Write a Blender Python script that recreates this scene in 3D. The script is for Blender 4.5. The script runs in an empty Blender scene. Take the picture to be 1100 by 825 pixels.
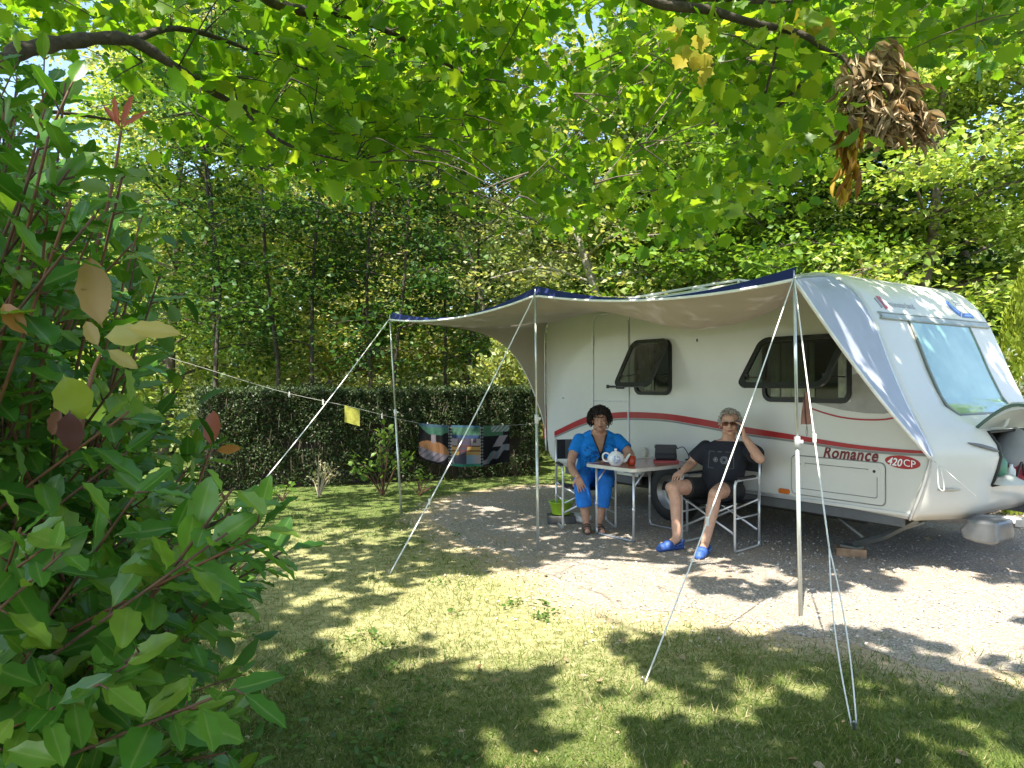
import bpy, math, random
import numpy as np
from mathutils import Vector, Matrix, Euler
random.seed(7); RNG = np.random.default_rng(11)
SC = bpy.context.scene; COL = SC.collection
PI = math.pi; R = math.radians
FPX = 794.0; CAMZ = 1.5
def V(*a): return Vector(a)
def P(px, py, Y):                    # a sight line of the camera at depth Y -> world point
    return Vector(((px-550)/FPX*Y, Y, CAMZ-(py-412)/FPX*Y))
def G(px, py):                       # where that sight line meets the ground
    Y = FPX*CAMZ/(py-412); return Vector(((px-550)/FPX*Y, Y, 0))
SUN = Vector((-0.40, -0.88, 1.66)).normalized()

# ------------------------------------------------------------------ mesh builder
class MB:
    def __init__(s): s.v=[]; s.f=[]; s.m=[]; s.sm=[]
    def add(s, vs, fs, m=0, smooth=False):
        o=len(s.v); s.v.extend([tuple(x) for x in vs])
        for f in fs: s.f.append([i+o for i in f]); s.m.append(m); s.sm.append(smooth)
    def box(s, c, size, rot=None, m=0, taper=1.0):
        hx,hy,hz=[q/2 for q in size]; vs=[]
        for z in (-1,1):
            k=taper if z>0 else 1
            for x,y in ((-1,-1),(1,-1),(1,1),(-1,1)): vs.append(Vector((x*hx*k,y*hy*k,z*hz)))
        if rot is not None: vs=[rot@q for q in vs]
        vs=[q+Vector(c) for q in vs]
        s.add(vs,[(3,2,1,0),(4,5,6,7),(0,1,5,4),(1,2,6,5),(2,3,7,6),(3,0,4,7)],m)
    def tube(s, pts, r, n=8, m=0, caps=True, smooth=True, flat=1.0):
        pts=[Vector(p) for p in pts]; N=len(pts)
        rs=r if isinstance(r,(list,tuple)) else [r]*N
        vs=[]; prev=None
        for i,p in enumerate(pts):
            t=(pts[min(i+1,N-1)]-pts[max(i-1,0)])
            t=t.normalized() if t.length>1e-9 else Vector((0,0,1))
            if prev is None:
                a=Vector((0,0,1)) if abs(t.z)<.9 else Vector((1,0,0))
                x=t.cross(a).normalized()
            else:
                x=prev-t*prev.dot(t); x=x.normalized() if x.length>1e-6 else t.orthogonal().normalized()
            prev=x; y=t.cross(x)
            for k in range(n):
                a=2*PI*k/n; vs.append(p+x*math.cos(a)*rs[i]+y*math.sin(a)*rs[i]*flat)
        fs=[(i*n+k,i*n+(k+1)%n,(i+1)*n+(k+1)%n,(i+1)*n+k) for i in range(N-1) for k in range(n)]
        if caps: fs+= [tuple(range(n))[::-1], tuple((N-1)*n+k for k in range(n))]
        s.add(vs,fs,m,smooth)
    def grid(s, fn, nu, nv, m=0, smooth=True, skip=None):
        vs=[fn(i/nu,j/nv) for i in range(nu+1) for j in range(nv+1)]
        fs=[(i*(nv+1)+j,(i+1)*(nv+1)+j,(i+1)*(nv+1)+j+1,i*(nv+1)+j+1) for i in range(nu) for j in range(nv) if not(skip and skip(i,j))]
        s.add(vs,fs,m,smooth)
    def prism(s, poly, fn, h0, h1, m=0):       # poly in 2d; fn(a,b,h)->3d ; closed solid
        n=len(poly); vs=[fn(a,b,h0) for a,b in poly]+[fn(a,b,h1) for a,b in poly]
        fs=[tuple(range(n))[::-1],tuple(range(n,2*n))]+[(i,(i+1)%n,n+(i+1)%n,n+i) for i in range(n)]
        s.add(vs,fs,m)
    def ring(s, outer, inner, fn, h0, h1, m=0): # frame between two polys of equal count
        n=len(outer); vs=[fn(a,b,h) for h in (h0,h1) for p in (outer,inner) for a,b in p]
        fs=[]
        for i in range(n):
            j=(i+1)%n
            fs+= [(i,j,n+j,n+i),(2*n+j,2*n+i,3*n+i,3*n+j),(j,i,2*n+i,2*n+j),(n+i,n+j,3*n+j,3*n+i)]
        s.add(vs,fs,m)
    def lathe(s, prof, n=20, c=(0,0,0), m=0, axis=None):
        c=Vector(c); vs=[]
        for r,z in prof:
            for k in range(n):
                a=2*PI*k/n; q=Vector((r*math.cos(a),r*math.sin(a),z))
                if axis is not None: q=axis@q
                vs.append(c+q)
        fs=[(i*n+k,i*n+(k+1)%n,(i+1)*n+(k+1)%n,(i+1)*n+k) for i in range(len(prof)-1) for k in range(n)]
        s.add(vs,fs,m,True)
    def sphere(s, c, r, rot=None, n=14, k=9, m=0):
        rx,ry,rz=r if isinstance(r,(list,tuple)) else (r,r,r); c=Vector(c)
        vs=[]
        for i in range(1,k):
            t=PI*i/k
            for j in range(n):
                a=2*PI*j/n; vs.append(Vector((rx*math.sin(t)*math.cos(a),ry*math.sin(t)*math.sin(a),rz*math.cos(t))))
        vs+= [Vector((0,0,rz)),Vector((0,0,-rz))]
        if rot is not None: vs=[rot@q for q in vs]
        fs=[(i*n+j,(i+1)*n+j,(i+1)*n+(j+1)%n,i*n+(j+1)%n) for i in range(k-2) for j in range(n)]
        T=(k-1)*n
        fs+= [(T,j,(j+1)%n) for j in range(n)]+[(T+1,(k-2)*n+(j+1)%n,(k-2)*n+j) for j in range(n)]
        s.add([q+c for q in vs],fs,m,True)
    def mesh(s, name):
        me=bpy.data.meshes.new(name); me.from_pydata(s.v,[],s.f); me.validate()
        if len(me.polygons)==len(s.f):
            me.polygons.foreach_set('material_index',s.m); me.polygons.foreach_set('use_smooth',s.sm)
        return me
    def build(s, name, mats, parent=None, bevel=0):
        return link(name, s.mesh(name), mats, parent, bevel)
def link(name, me, mats, parent=None, bevel=0):
    if not isinstance(mats,(list,tuple)): mats=[mats]
    if not len(me.materials):
        for q in mats: me.materials.append(q)
    o=bpy.data.objects.new(name, me); COL.objects.link(o)
    if parent is not None: o.parent=parent
    if bevel:
        b=o.modifiers.new('bevel','BEVEL'); b.width=bevel; b.segments=2; b.limit_method='ANGLE'
    return o
def thing(name, label, cat, loc=(0,0,0), rz=0, group=None):
    o=bpy.data.objects.new(name,None); COL.objects.link(o); o.empty_display_size=.1
    o.location=loc; o.rotation_euler=(0,0,rz); return tag(o,label,cat,group)
def tag(o,label,cat,group=None,kind=None):
    o['label']=label; o['category']=cat
    if group: o['group']=group
    if kind: o['kind']=kind
    return o
def dup(root, label=None, loc=None, rz=None, scale=None):
    r=root.copy(); COL.objects.link(r)
    for ch in list(root.children):
        c=ch.copy(); COL.objects.link(c); c.parent=r
        for g in list(ch.children):
            d=g.copy(); COL.objects.link(d); d.parent=c
    if label: r['label']=label
    if loc is not None: r.location=loc
    if rz is not None: r.rotation_euler=(0,0,rz)
    if scale is not None: r.scale=scale if isinstance(scale,(tuple,list)) else (scale,)*3
    return r
def spline(pts, n=6):
    pts=[Vector(p) for p in pts]; out=[]
    for i in range(len(pts)-1):
        a,b,c,d=pts[max(i-1,0)],pts[i],pts[i+1],pts[min(i+2,len(pts)-1)]
        for k in range(n):
            t=k/n; out.append(.5*((2*b)+(c-a)*t+(2*a-5*b+4*c-d)*t*t+(3*b-a-3*c+d)*t**3))
    return out+[pts[-1]]
def rrect(x0,z0,x1,z1,r,n=5):
    out=[]
    for cx,cz,a0 in ((x1-r,z1-r,0),(x0+r,z1-r,90),(x0+r,z0+r,180),(x1-r,z0+r,270)):
        for k in range(n+1):
            a=R(a0+90*k/n); out.append((cx+r*math.cos(a),cz+r*math.sin(a)))
    return out
# ------------------------------------------------------------------ numpy leaf scatter
def leafmesh(name, tv, tf, pos, axis, normal, size, attr=None, width=None):
    tv=np.asarray(tv,float); pos=np.asarray(pos,float); n=len(pos); k=len(tv)
    y=np.asarray(axis,float); y=y/(np.linalg.norm(y,axis=1,keepdims=True)+1e-9)
    z=np.asarray(normal,float); x=np.cross(y,z); x/= (np.linalg.norm(x,axis=1,keepdims=True)+1e-9); z=np.cross(x,y)
    s=np.asarray(size,float).reshape(-1,1,1); w=s if width is None else np.asarray(width,float).reshape(-1,1,1)
    vs=pos[:,None,:]+x[:,None,:]*tv[None,:,0:1]*w+y[:,None,:]*tv[None,:,1:2]*s+z[:,None,:]*tv[None,:,2:3]*s
    me=bpy.data.meshes.new(name)
    me.vertices.add(n*k); me.vertices.foreach_set('co',vs.reshape(-1).astype(np.float32))
    loops=np.concatenate([np.array(f) for f in tf]); cnt=np.array([len(f) for f in tf])
    L=(loops[None,:]+(np.arange(n)*k)[:,None]).reshape(-1)
    me.loops.add(len(L)); me.loops.foreach_set('vertex_index',L.astype(np.int32))
    C=np.tile(cnt,n); st=np.concatenate([[0],np.cumsum(C)[:-1]])
    me.polygons.add(len(C)); me.polygons.foreach_set('loop_start',st.astype(np.int32))
    me.update(calc_edges=True)
    if attr is not None:
        a=me.attributes.new('vein','FLOAT','POINT'); a.data.foreach_set('value',np.tile(np.asarray(attr,float),n).astype(np.float32))
    return me
LEAF4=([(0,0,0),(.32,.5,.07),(0,1,-.04),(-.32,.5,.07)],[(0,1,2),(0,2,3)])
LEAF6=([(0,0,0),(.26,.33,.06),(.24,.68,.05),(0,1,-.06),(-.24,.68,.05),(-.26,.33,.06),(0,.5,0)],[(0,1,2,6),(6,2,3),(0,6,4,5),(6,3,4)])
def lobed():
    out=[(0,0),(.16,-.06),(.46,.10),(.38,.25),(.60,.50),(.43,.57),(.33,.76),(.19,.74),(0,1.0),(-.19,.74),(-.33,.76),(-.43,.57),(-.60,.50),(-.38,.25),(-.46,.10),(-.16,-.06)]
    v=[(x,y,.16*abs(x)-.10*(y-.4)**2*2) for x,y in out]+[(0,.38,0)]
    n=len(out); return v,[(n,i,(i+1)%n) for i in range(n)]
LOBED=lobed()
def bushleaf():
    v=[];f=[];at=[]
    ys=[0,.06,.14,.28,.42,.56,.70,.84,.94,1.0]; ws=[.008,.02,.10,.20,.245,.25,.225,.15,.075,.0]
    for i,(y,w) in enumerate(zip(ys,ws)):
        z=-.16*y*y+.05*math.sin(y*9)*.3
        wav=.022*(1 if i%2 else -1)
        for kx in (-1,-.5,0,.5,1):
            ser=w*(1+(.07 if i%2 else -.05)*abs(kx)) if 2<i<9 else w
            v.append((kx*ser,y,z+abs(kx)*w*.24+(wav*abs(kx) if abs(kx)==1 else 0))); at.append(1-min(1,abs(kx)*2) if w>.03 else 1)
    for i in range(len(ys)-1):
        for j in range(4):
            a=i*5+j; f.append((a,a+1,a+6,a+5))
    return v,f,at
BLEAF=bushleaf()
def unit(n, up=0.0, s=1.0):
    a=RNG.normal(size=(n,3)); a[:,2]+=up; return a/np.linalg.norm(a,axis=1,keepdims=True)
# ------------------------------------------------------------------ materials
def newmat(name):
    m=bpy.data.materials.new(name); m.use_nodes=True; nt=m.node_tree; nt.nodes.clear()
    out=nt.nodes.new('ShaderNodeOutputMaterial'); return m,nt,out
def node(nt,t,**k):
    n=nt.nodes.new(t)
    for a,b in k.items():
        if a in n.inputs: n.inputs[a].default_value=b
        else: setattr(n,a,b)
    return n
def C4(c): return (c[0],c[1],c[2],1)
def ramp(nt, src, stops):
    r=nt.nodes.new('ShaderNodeValToRGB'); e=r.color_ramp.elements
    while len(e)<len(stops): e.new(.5)
    for q,(p,c) in zip(e,stops): q.position=p; q.color=C4(c)
    nt.links.new(src,r.inputs[0]); return r.outputs[0]
def noise(nt, scale, detail=4, coord='Object', rough=.55, vec=None):
    n=node(nt,'ShaderNodeTexNoise',Scale=scale,Detail=detail,Roughness=rough)
    if vec is None:
        t=nt.nodes.new('ShaderNodeTexCoord'); vec=t.outputs[coord]
    nt.links.new(vec,n.inputs['Vector']); return n.outputs['Fac']
def mix(nt, fac, a, b, mode='MIX'):
    m=nt.nodes.new('ShaderNodeMix'); m.data_type='RGBA'; m.blend_type=mode
    for s,val in ((0,fac),(6,a),(7,b)):
        if hasattr(val,'is_output'): nt.links.new(val,m.inputs[s])
        else: m.inputs[s].default_value = val if s==0 else C4(val)
    return m.outputs[2]
def bumped(nt, bsdf, src, strength, dist=.01):
    b=node(nt,'ShaderNodeBump',Strength=strength,Distance=dist); nt.links.new(src,b.inputs['Height']); nt.links.new(b.outputs[0],bsdf.inputs['Normal'])
def plain(name, col, rough=.5, metal=0.0, var=.12, scale=9, bump=0, bscale=200, spec=.5, coat=0, trans=0):
    m,nt,out=newmat(name); b=node(nt,'ShaderNodeBsdfPrincipled',Roughness=rough,Metallic=metal)
    b.inputs['Specular IOR Level'].default_value=spec; b.inputs['Coat Weight'].default_value=coat
    f=noise(nt,scale)
    nt.links.new(ramp(nt,f,[(.3,[c*(1-var) for c in col]),(.7,[min(1,c*(1+var)) for c in col])]),b.inputs['Base Color'])
    if bump: bumped(nt,b,noise(nt,bscale,3),bump)
    if trans:
        t=node(nt,'ShaderNodeBsdfTranslucent'); t.inputs[0].default_value=C4(col)
        mx=node(nt,'ShaderNodeMixShader',Fac=trans); nt.links.new(b.outputs[0],mx.inputs[1]); nt.links.new(t.outputs[0],mx.inputs[2]); nt.links.new(mx.outputs[0],out.inputs[0])
    else: nt.links.new(b.outputs[0],out.inputs[0])
    return m
def leafmat(name, cols, trans=.38, rough=.45, spec=.4, tgain=(1.5,1.35,.6), vein=False):
    m,nt,out=newmat(name); g=nt.nodes.new('ShaderNodeNewGeometry')
    n=len(cols); c=ramp(nt,g.outputs['Random Per Island'],[((i+.0)/(n-1) if n>1 else 0,q) for i,q in enumerate(cols)])
    if vein:
        a=nt.nodes.new('ShaderNodeAttribute'); a.attribute_name='vein'
        mm=nt.nodes.new('ShaderNodeMath'); mm.operation='MULTIPLY'; mm.inputs[1].default_value=.55
        pw=nt.nodes.new('ShaderNodeMath'); pw.operation='POWER'; pw.inputs[1].default_value=7
        nt.links.new(a.outputs['Fac'],pw.inputs[0]); nt.links.new(pw.outputs[0],mm.inputs[0])
        c=mix(nt,mm.outputs[0],c,(.30,.38,.12))
        c=mix(nt,.35,c,ramp(nt,noise(nt,26,3),[(.35,(.45,.45,.4)),(.7,(1,1,.9))]),'MULTIPLY')
    b=node(nt,'ShaderNodeBsdfPrincipled',Roughness=rough); b.inputs['Specular IOR Level'].default_value=spec
    nt.links.new(c,b.inputs['Base Color'])
    t=nt.nodes.new('ShaderNodeBsdfTranslucent'); nt.links.new(mix(nt,1.0,c,tgain,'MULTIPLY'),t.inputs[0])
    mx=node(nt,'ShaderNodeMixShader',Fac=trans); nt.links.new(b.outputs[0],mx.inputs[1]); nt.links.new(t.outputs[0],mx.inputs[2]); nt.links.new(mx.outputs[0],out.inputs[0])
    return m
def attrmat(name, rough=.7, bump=0, bscale=300, attr='col'):
    m,nt,out=newmat(name); b=node(nt,'ShaderNodeBsdfPrincipled',Roughness=rough); b.inputs['Specular IOR Level'].default_value=.25
    a=nt.nodes.new('ShaderNodeAttribute'); a.attribute_name=attr
    c=mix(nt,.3,a.outputs['Color'],ramp(nt,noise(nt,40),[(.3,(.6,.6,.6)),(.7,(1,1,1))]),'MULTIPLY')
    nt.links.new(c,b.inputs['Base Color'])
    if bump: bumped(nt,b,noise(nt,bscale,2),bump)
    nt.links.new(b.outputs[0],out.inputs[0]); return m
def setcol(me, cols):
    a=me.color_attributes.new('col','FLOAT_COLOR','POINT')
    a.data.foreach_set('color',np.concatenate([np.asarray(cols,float),np.ones((len(cols),1))],1).reshape(-1).astype(np.float32))
def verts(me):
    a=np.empty(len(me.vertices)*3,np.float32); me.vertices.foreach_get('co',a); return a.reshape(-1,3)
def bake(me, *mods):                 # run modifiers once and keep the resulting mesh
    o=bpy.data.objects.new('bake_tmp',me); COL.objects.link(o)
    for t,kw in mods:
        q=o.modifiers.new(t,t)
        for a,b in kw.items(): setattr(q,a,b)
    dg=bpy.context.evaluated_depsgraph_get(); dg.update()
    r=bpy.data.meshes.new_from_object(o.evaluated_get(dg)); bpy.data.objects.remove(o); return r
def textmesh(body, size, shear=0, offset=0, space=1, align='LEFT'):
    cu=bpy.data.curves.new('lettering','FONT'); cu.body=body; cu.size=size; cu.shear=shear; cu.offset=offset; cu.space_character=space; cu.align_x=align; cu.resolution_u=3
    o=bpy.data.objects.new('bake_tmp',cu); COL.objects.link(o); dg=bpy.context.evaluated_depsgraph_get(); dg.update()
    me=bpy.data.meshes.new_from_object(o.evaluated_get(dg)); bpy.data.objects.remove(o); me.materials.clear(); return me
def mapmesh(me, fn):
    for q in me.vertices: q.co=fn(q.co.x,q.co.y)
    return me
def inpoly(x,y,poly):
    x=np.asarray(x);y=np.asarray(y); r=np.zeros(x.shape,bool); n=len(poly)
    for i in range(n):
        (x0,y0),(x1,y1)=poly[i][:2],poly[(i+1)%n][:2]
        if y0==y1: continue
        r^= ((y0>y)!=(y1>y))&(x<(x1-x0)*(y-y0)/(y1-y0)+x0)
    return r
def polydist(x,y,poly):
    d=np.full(np.shape(x),1e9); n=len(poly)
    for i in range(n):
        ax,ay=poly[i][:2]; bx,by=poly[(i+1)%n][:2]; dx,dy=bx-ax,by-ay
        t=np.clip(((x-ax)*dx+(y-ay)*dy)/(dx*dx+dy*dy+1e-12),0,1); d=np.minimum(d,np.hypot(x-ax-t*dx,y-ay-t*dy))
    return d
_nt=RNG.random((64,64))
def vnoise(x,y,sc):
    x=np.asarray(x)*sc; y=np.asarray(y)*sc; xi=np.floor(x).astype(int); yi=np.floor(y).astype(int); fx=x-xi; fy=y-yi
    fx=fx*fx*(3-2*fx); fy=fy*fy*(3-2*fy); g=lambda a,b:_nt[a%64,b%64]
    return (g(xi,yi)*(1-fx)+g(xi+1,yi)*fx)*(1-fy)+(g(xi,yi+1)*(1-fx)+g(xi+1,yi+1)*fx)*fy
# ------------------------------------------------------------------ camera, sky, sun
cam=bpy.data.objects.new('camera',bpy.data.cameras.new('camera')); COL.objects.link(cam); SC.camera=cam
cam.data.sensor_width=36; cam.data.lens=36*FPX/1100; cam.location=(0,0,CAMZ); cam.rotation_euler=(R(90),0,0); cam.data.clip_end=2000; cam.data.clip_start=.05
wd=bpy.data.worlds.new('World'); SC.world=wd; wd.use_nodes=True; nt=wd.node_tree
sky=nt.nodes.new('ShaderNodeTexSky'); sky.sky_type='NISHITA'; sky.sun_disc=False
EL=math.asin(SUN.z); AZ=math.atan2(SUN.x,SUN.y)
sky.sun_elevation=EL; sky.sun_rotation=AZ%(2*PI); sky.air_density=1.0; sky.dust_density=1.5
bg=nt.nodes['Background']; nt.links.new(sky.outputs[0],bg.inputs[0]); bg.inputs[1].default_value=.15
sl=bpy.data.lights.new('sun','SUN'); sl.energy=5.0; sl.angle=R(.53); sl.color=(1,.93,.82)
so=bpy.data.objects.new('sun',sl); COL.objects.link(so); so.rotation_euler=SUN.to_track_quat('Z','Y').to_euler()
SC.view_settings.view_transform='Standard'; SC.view_settings.look='None'; SC.view_settings.exposure=1.55; SC.view_settings.gamma=1
SC.cycles.max_bounces=7; SC.cycles.diffuse_bounces=4; SC.cycles.transmission_bounces=6; SC.cycles.transparent_max_bounces=8
# ------------------------------------------------------------------ ground
GRAVPX=[(466,556),(505,580),(560,604),(622,636),(700,652),(760,664),(870,690),(1000,706),(1130,724)]
GRAV=[tuple(G(*p)[:2]) for p in GRAVPX]+[(9,2.4),(11,6),(8,10.5),(2.5,11.2),(.3,10.7),(-.7,9.6)]
def densify(poly,step=.12,j=.05):
    out=[]
    for i in range(len(poly)):
        a,b=Vector(poly[i]),Vector(poly[(i+1)%len(poly)]); n=max(1,int((b-a).length/step))
        for k in range(n):
            q=a.lerp(b,k/n); nz=(vnoise(q.x,q.y,1.7)-.5)*.45+(vnoise(q.x+9,q.y,6)-.5)*j*4; out.append((q.x+nz*.4,q.y+nz))
    return out
GR=densify(GRAV)
xs=np.concatenate([[-400,-120,-40,-18,-10],np.arange(-7,8.01,.14),[10,18,40,120,400]]); ys=np.concatenate([[-400,-100,-30,-10,-3,0],np.arange(1.2,13.01,.14),[16,22,40,120,400]])
X,Y=np.meshgrid(xs,ys,indexing='ij'); nx,ny=X.shape
ins=inpoly(X,Y,GR); dist=polydist(X,Y,GR)
dirt=np.where(ins,1,np.clip(1-dist/.6,0,1))*np.where(Y>11,0,1)
dry=np.exp(-(((X-.3)/2.2)**2+((Y-5.1)/1.5)**2))*.9+.5*np.exp(-(((X+1.9)/1.6)**2+((Y-6.2)/1.7)**2))
me=bpy.data.meshes.new('lawn'); me.from_pydata(np.stack([X,Y,np.zeros_like(X)],-1).reshape(-1,3).tolist(),[],[(i*ny+j,(i+1)*ny+j,(i+1)*ny+j+1,i*ny+j+1) for i in range(nx-1) for j in range(ny-1)])
for nme,arr in (('dirt',dirt),('dry',np.clip(dry,0,1))):
    a=me.attributes.new(nme,'FLOAT','POINT'); a.data.foreach_set('value',arr.reshape(-1).astype(np.float32))
m,nt,out=newmat('lawn_soil'); b=node(nt,'ShaderNodeBsdfPrincipled',Roughness=.95); b.inputs['Specular IOR Level'].default_value=.1
green=ramp(nt,noise(nt,7,6),[(.3,(.05,.075,.02)),(.5,(.085,.125,.03)),(.7,(.15,.165,.055))])
straw=ramp(nt,noise(nt,16,6,rough=.7),[(.32,(.13,.13,.05)),(.5,(.30,.29,.13)),(.68,(.44,.42,.22))])
def at(n):
    a=nt.nodes.new('ShaderNodeAttribute'); a.attribute_name=n; return a.outputs['Fac']
def addn(a,scale,amp,lo,hi):
    n=noise(nt,scale,6,rough=.65); x=nt.nodes.new('ShaderNodeMath'); x.operation='MULTIPLY_ADD'; nt.links.new(n,x.inputs[0]); x.inputs[1].default_value=amp; nt.links.new(a,x.inputs[2])
    mr=nt.nodes.new('ShaderNodeMapRange'); nt.links.new(x.outputs[0],mr.inputs[0]); mr.inputs[1].default_value=lo+amp*.5; mr.inputs[2].default_value=hi+amp*.5; return mr.outputs[0]
c=mix(nt,addn(at('dry'),3.0,1.0,.0,.7),green,straw)
soil=ramp(nt,noise(nt,30,6,rough=.75),[(.3,(.24,.18,.11)),(.5,(.40,.32,.21)),(.7,(.52,.46,.35))])
c=mix(nt,addn(at('dirt'),5.0,.8,.25,.75),c,soil)
nt.links.new(c,b.inputs['Base Color']); bumped(nt,b,noise(nt,90,5),.6,.02); nt.links.new(b.outputs[0],out.inputs[0])
o=link('lawn',me,m); o['kind']='structure'
# gravel pitch
m,nt,out=newmat('gravel'); b=node(nt,'ShaderNodeBsdfPrincipled',Roughness=.9); b.inputs['Specular IOR Level'].default_value=.2
tc=nt.nodes.new('ShaderNodeTexCoord'); vo=node(nt,'ShaderNodeTexVoronoi',Scale=105.0); nt.links.new(tc.outputs['Object'],vo.inputs['Vector'])
sp=nt.nodes.new('ShaderNodeSeparateColor'); nt.links.new(vo.outputs['Color'],sp.inputs[0])
c=ramp(nt,sp.outputs[0],[(.0,(.19,.17,.145)),(.45,(.34,.30,.25)),(.8,(.44,.395,.33)),(1,(.54,.49,.42))])
c=mix(nt,ramp(nt,noise(nt,2.2,5),[(.45,(0,0,0)),(.65,(.65,.65,.65))]),c,(.42,.33,.24))
nt.links.new(c,b.inputs['Base Color']); bumped(nt,b,vo.outputs['Distance'],.9,.012); nt.links.new(b.outputs[0],out.inputs[0]); GRAVM=m
mb=MB(); mb.prism(GR,lambda a,b_,h:(a,b_,h),-.02,.006); o=mb.build('gravel_pitch',m); o['kind']='structure'
def visible_ground(n, ymin=2.3, ymax=12.5, xmar=.25):
    y=1/(RNG.random(n)*(1/ymin-1/ymax)+1/ymax)
    x=(RNG.random(n)*2-1)*(.72*y+xmar); return x,y
# grass blades
def grass(name,n,hmin,hmax,cols,gate):
    x,y=visible_ground(n); ins=inpoly(x,y,GR); d=polydist(x,y,GR)
    keep=(~ins|((d<.30)&(RNG.random(n)<.22)))&(ins|(RNG.random(n)<.2+np.clip(d/.55,0,1)))&gate(x,y)
    keep&=~((y>10.1+.413*(x+4.2))&(x>-4.4)&(x<.5))
    x,y=x[keep],y[keep]; k=len(x)
    ax=unit(k,1.1); ax[:,2]=np.abs(ax[:,2])*.8+.15; h=hmin+(hmax-hmin)*RNG.random(k)**2
    h*=.5+1.5*(.5*vnoise(x+40,y,1.3)+.5*vnoise(x+4,y+9,5))**1.8
    w=np.maximum(.0035,.00075*y)*(.7+.7*RNG.random(k))
    tv=[(-.5,0,0),(.5,0,0),(-.38,.5,.05),(.38,.5,.05),(0,1,.28)]
    me=leafmesh(name,tv,[(0,1,3,2),(2,3,4)],np.stack([x,y,np.full(k,-.002)],1),ax,unit(k),h,width=w)
    o=link(name,me,leafmat(name+'_blades',cols,.25,.6,.2,(1.3,1.2,.6))); tag(o,{'grass':'short patchy grass of the pitch lawn','dry_grass':'dry straw coloured grass on the pitch lawn'}[name],'grass',kind='stuff')
dryf=lambda x,y:np.exp(-(((x-.3)/2.2)**2+((y-5.1)/1.5)**2))*.8+.5*np.exp(-(((x+1.9)/1.6)**2+((y-6.2)/1.7)**2))
grass('grass',170000,.02,.085,[(.05,.09,.015),(.09,.15,.025),(.13,.19,.035),(.20,.22,.06)],lambda x,y:RNG.random(len(x))>dryf(x,y)*.6+.5*(vnoise(x,y,1.1)-.45))
grass('dry_grass',75000,.015,.065,[(.40,.35,.18),(.30,.25,.11),(.52,.47,.29),(.22,.22,.07)],lambda x,y:RNG.random(len(x))<.20+dryf(x,y)+.5*(vnoise(x+7,y,1.1)-.5))
# clover and weed rosettes
n=500; x,y=visible_ground(n,2.4,8); k0=~inpoly(x,y,GR)&(vnoise(x,y+20,1.0)>.5); x,y=x[k0],y[k0]
rep=14; px=np.repeat(x,rep)+RNG.normal(size=len(x)*rep)*.035; py=np.repeat(y,rep)+RNG.normal(size=len(x)*rep)*.035; k=len(px)
ax=unit(k); ax[:,2]=np.abs(ax[:,2])*.35
me=leafmesh('clover',*LEAF6,np.stack([px,py,.012+.02*RNG.random(k)],1),ax,unit(k,3),.022+.02*RNG.random(k))
tag(link('clover',me,leafmat('clover_leaf',[(.05,.11,.02),(.08,.16,.03),(.11,.19,.04)])),'small green clover and weed leaves scattered in the lawn','weeds',kind='stuff')
# dry fallen leaves
n=240; x,y=visible_ground(n,2.4,9); k0=np.ones(n,bool); ax=unit(n); ax[:,2]*=.15
me=leafmesh('fallen_leaves',*LEAF6,np.stack([x,y,.022+.015*RNG.random(n)],1),ax,unit(n,2.2),.02+.04*RNG.random(n)**2)
tag(link('fallen_leaves',me,leafmat('fallen_leaf',[(.34,.28,.18),(.26,.16,.07),(.38,.31,.20),(.22,.12,.05)],.15,.8)),'dry brown leaves fallen on the lawn and gravel','fallen leaves',kind='stuff')
# loose stones
n=26000; y=4.2+RNG.random(n)*6; x=(RNG.random(n)*2-1)*(.74*y+.3); kk=inpoly(x,y,GR)|(polydist(x,y,GR)<.8*RNG.random(n)**2.2); x,y=x[kk],y[kk]; k=len(x)
oc=[(.5,.5,0),(-.5,.45,.05),(-.45,-.5,0),(.5,-.4,0),(.05,0,.42),(0,.05,-.3)]; of=[(0,1,4),(1,2,4),(2,3,4),(3,0,4)]
ax=unit(k); ax[:,2]*=.2; me=leafmesh('loose_stones',oc,of,np.stack([x,y,np.full(k,.009)],1),ax,unit(k,5),.007+.013*RNG.random(k)**2)
tag(link('loose_stones',me,leafmat('stone_chips',[(.22,.21,.20),(.36,.34,.32),(.50,.47,.43),(.62,.58,.52),(.40,.30,.22)],0,.9)),'loose grey and beige stone chips on the pitch','gravel stones',kind='stuff')
# ------------------------------------------------------------------ caravan
OX,OY=.43,9.75; DU=Vector((.566,-.825,0)).normalized(); DV=Vector((.825,.566,0)).normalized(); W=2.15
def CW(u,v,z): return Vector((OX,OY,0))+DU*u+DV*v+Vector((0,0,z))
def UZ(px,py,v=0.0):                 # sight line meets the caravan's side -> (u,z)
    rx=(px-550)/FPX; o=Vector((OX,OY,0))+DV*v
    det=-rx*DU.y+DU.x; t=(-o.x*DU.y+o.y*DU.x)/det; u=(rx*o.y-o.x)/det*1.0
    return u, CAMZ-(py-412)/FPX*t
WHITE=plain('caravan_white',(.61,.605,.555),.28,0,.025,3,spec=.5,coat=.25)
TRIM=plain('aluminium',(.62,.63,.63),.35,.7,.06); GALV=plain('galvanised_steel',(.40,.41,.42),.42,.85,.15,14)
BLACK=plain('black_rubber',(.018,.018,.018),.55,0,.2); DARK=plain('underbody_dark',(.03,.03,.03),.8)
RED=plain('red_vinyl',(.36,.015,.02),.35); GREYV=plain('grey_vinyl',(.22,.22,.21),.4); DTEXT=plain('maroon_vinyl',(.15,.008,.014),.4); WVIN=plain('white_vinyl',(.85,.85,.83),.4)
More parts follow.
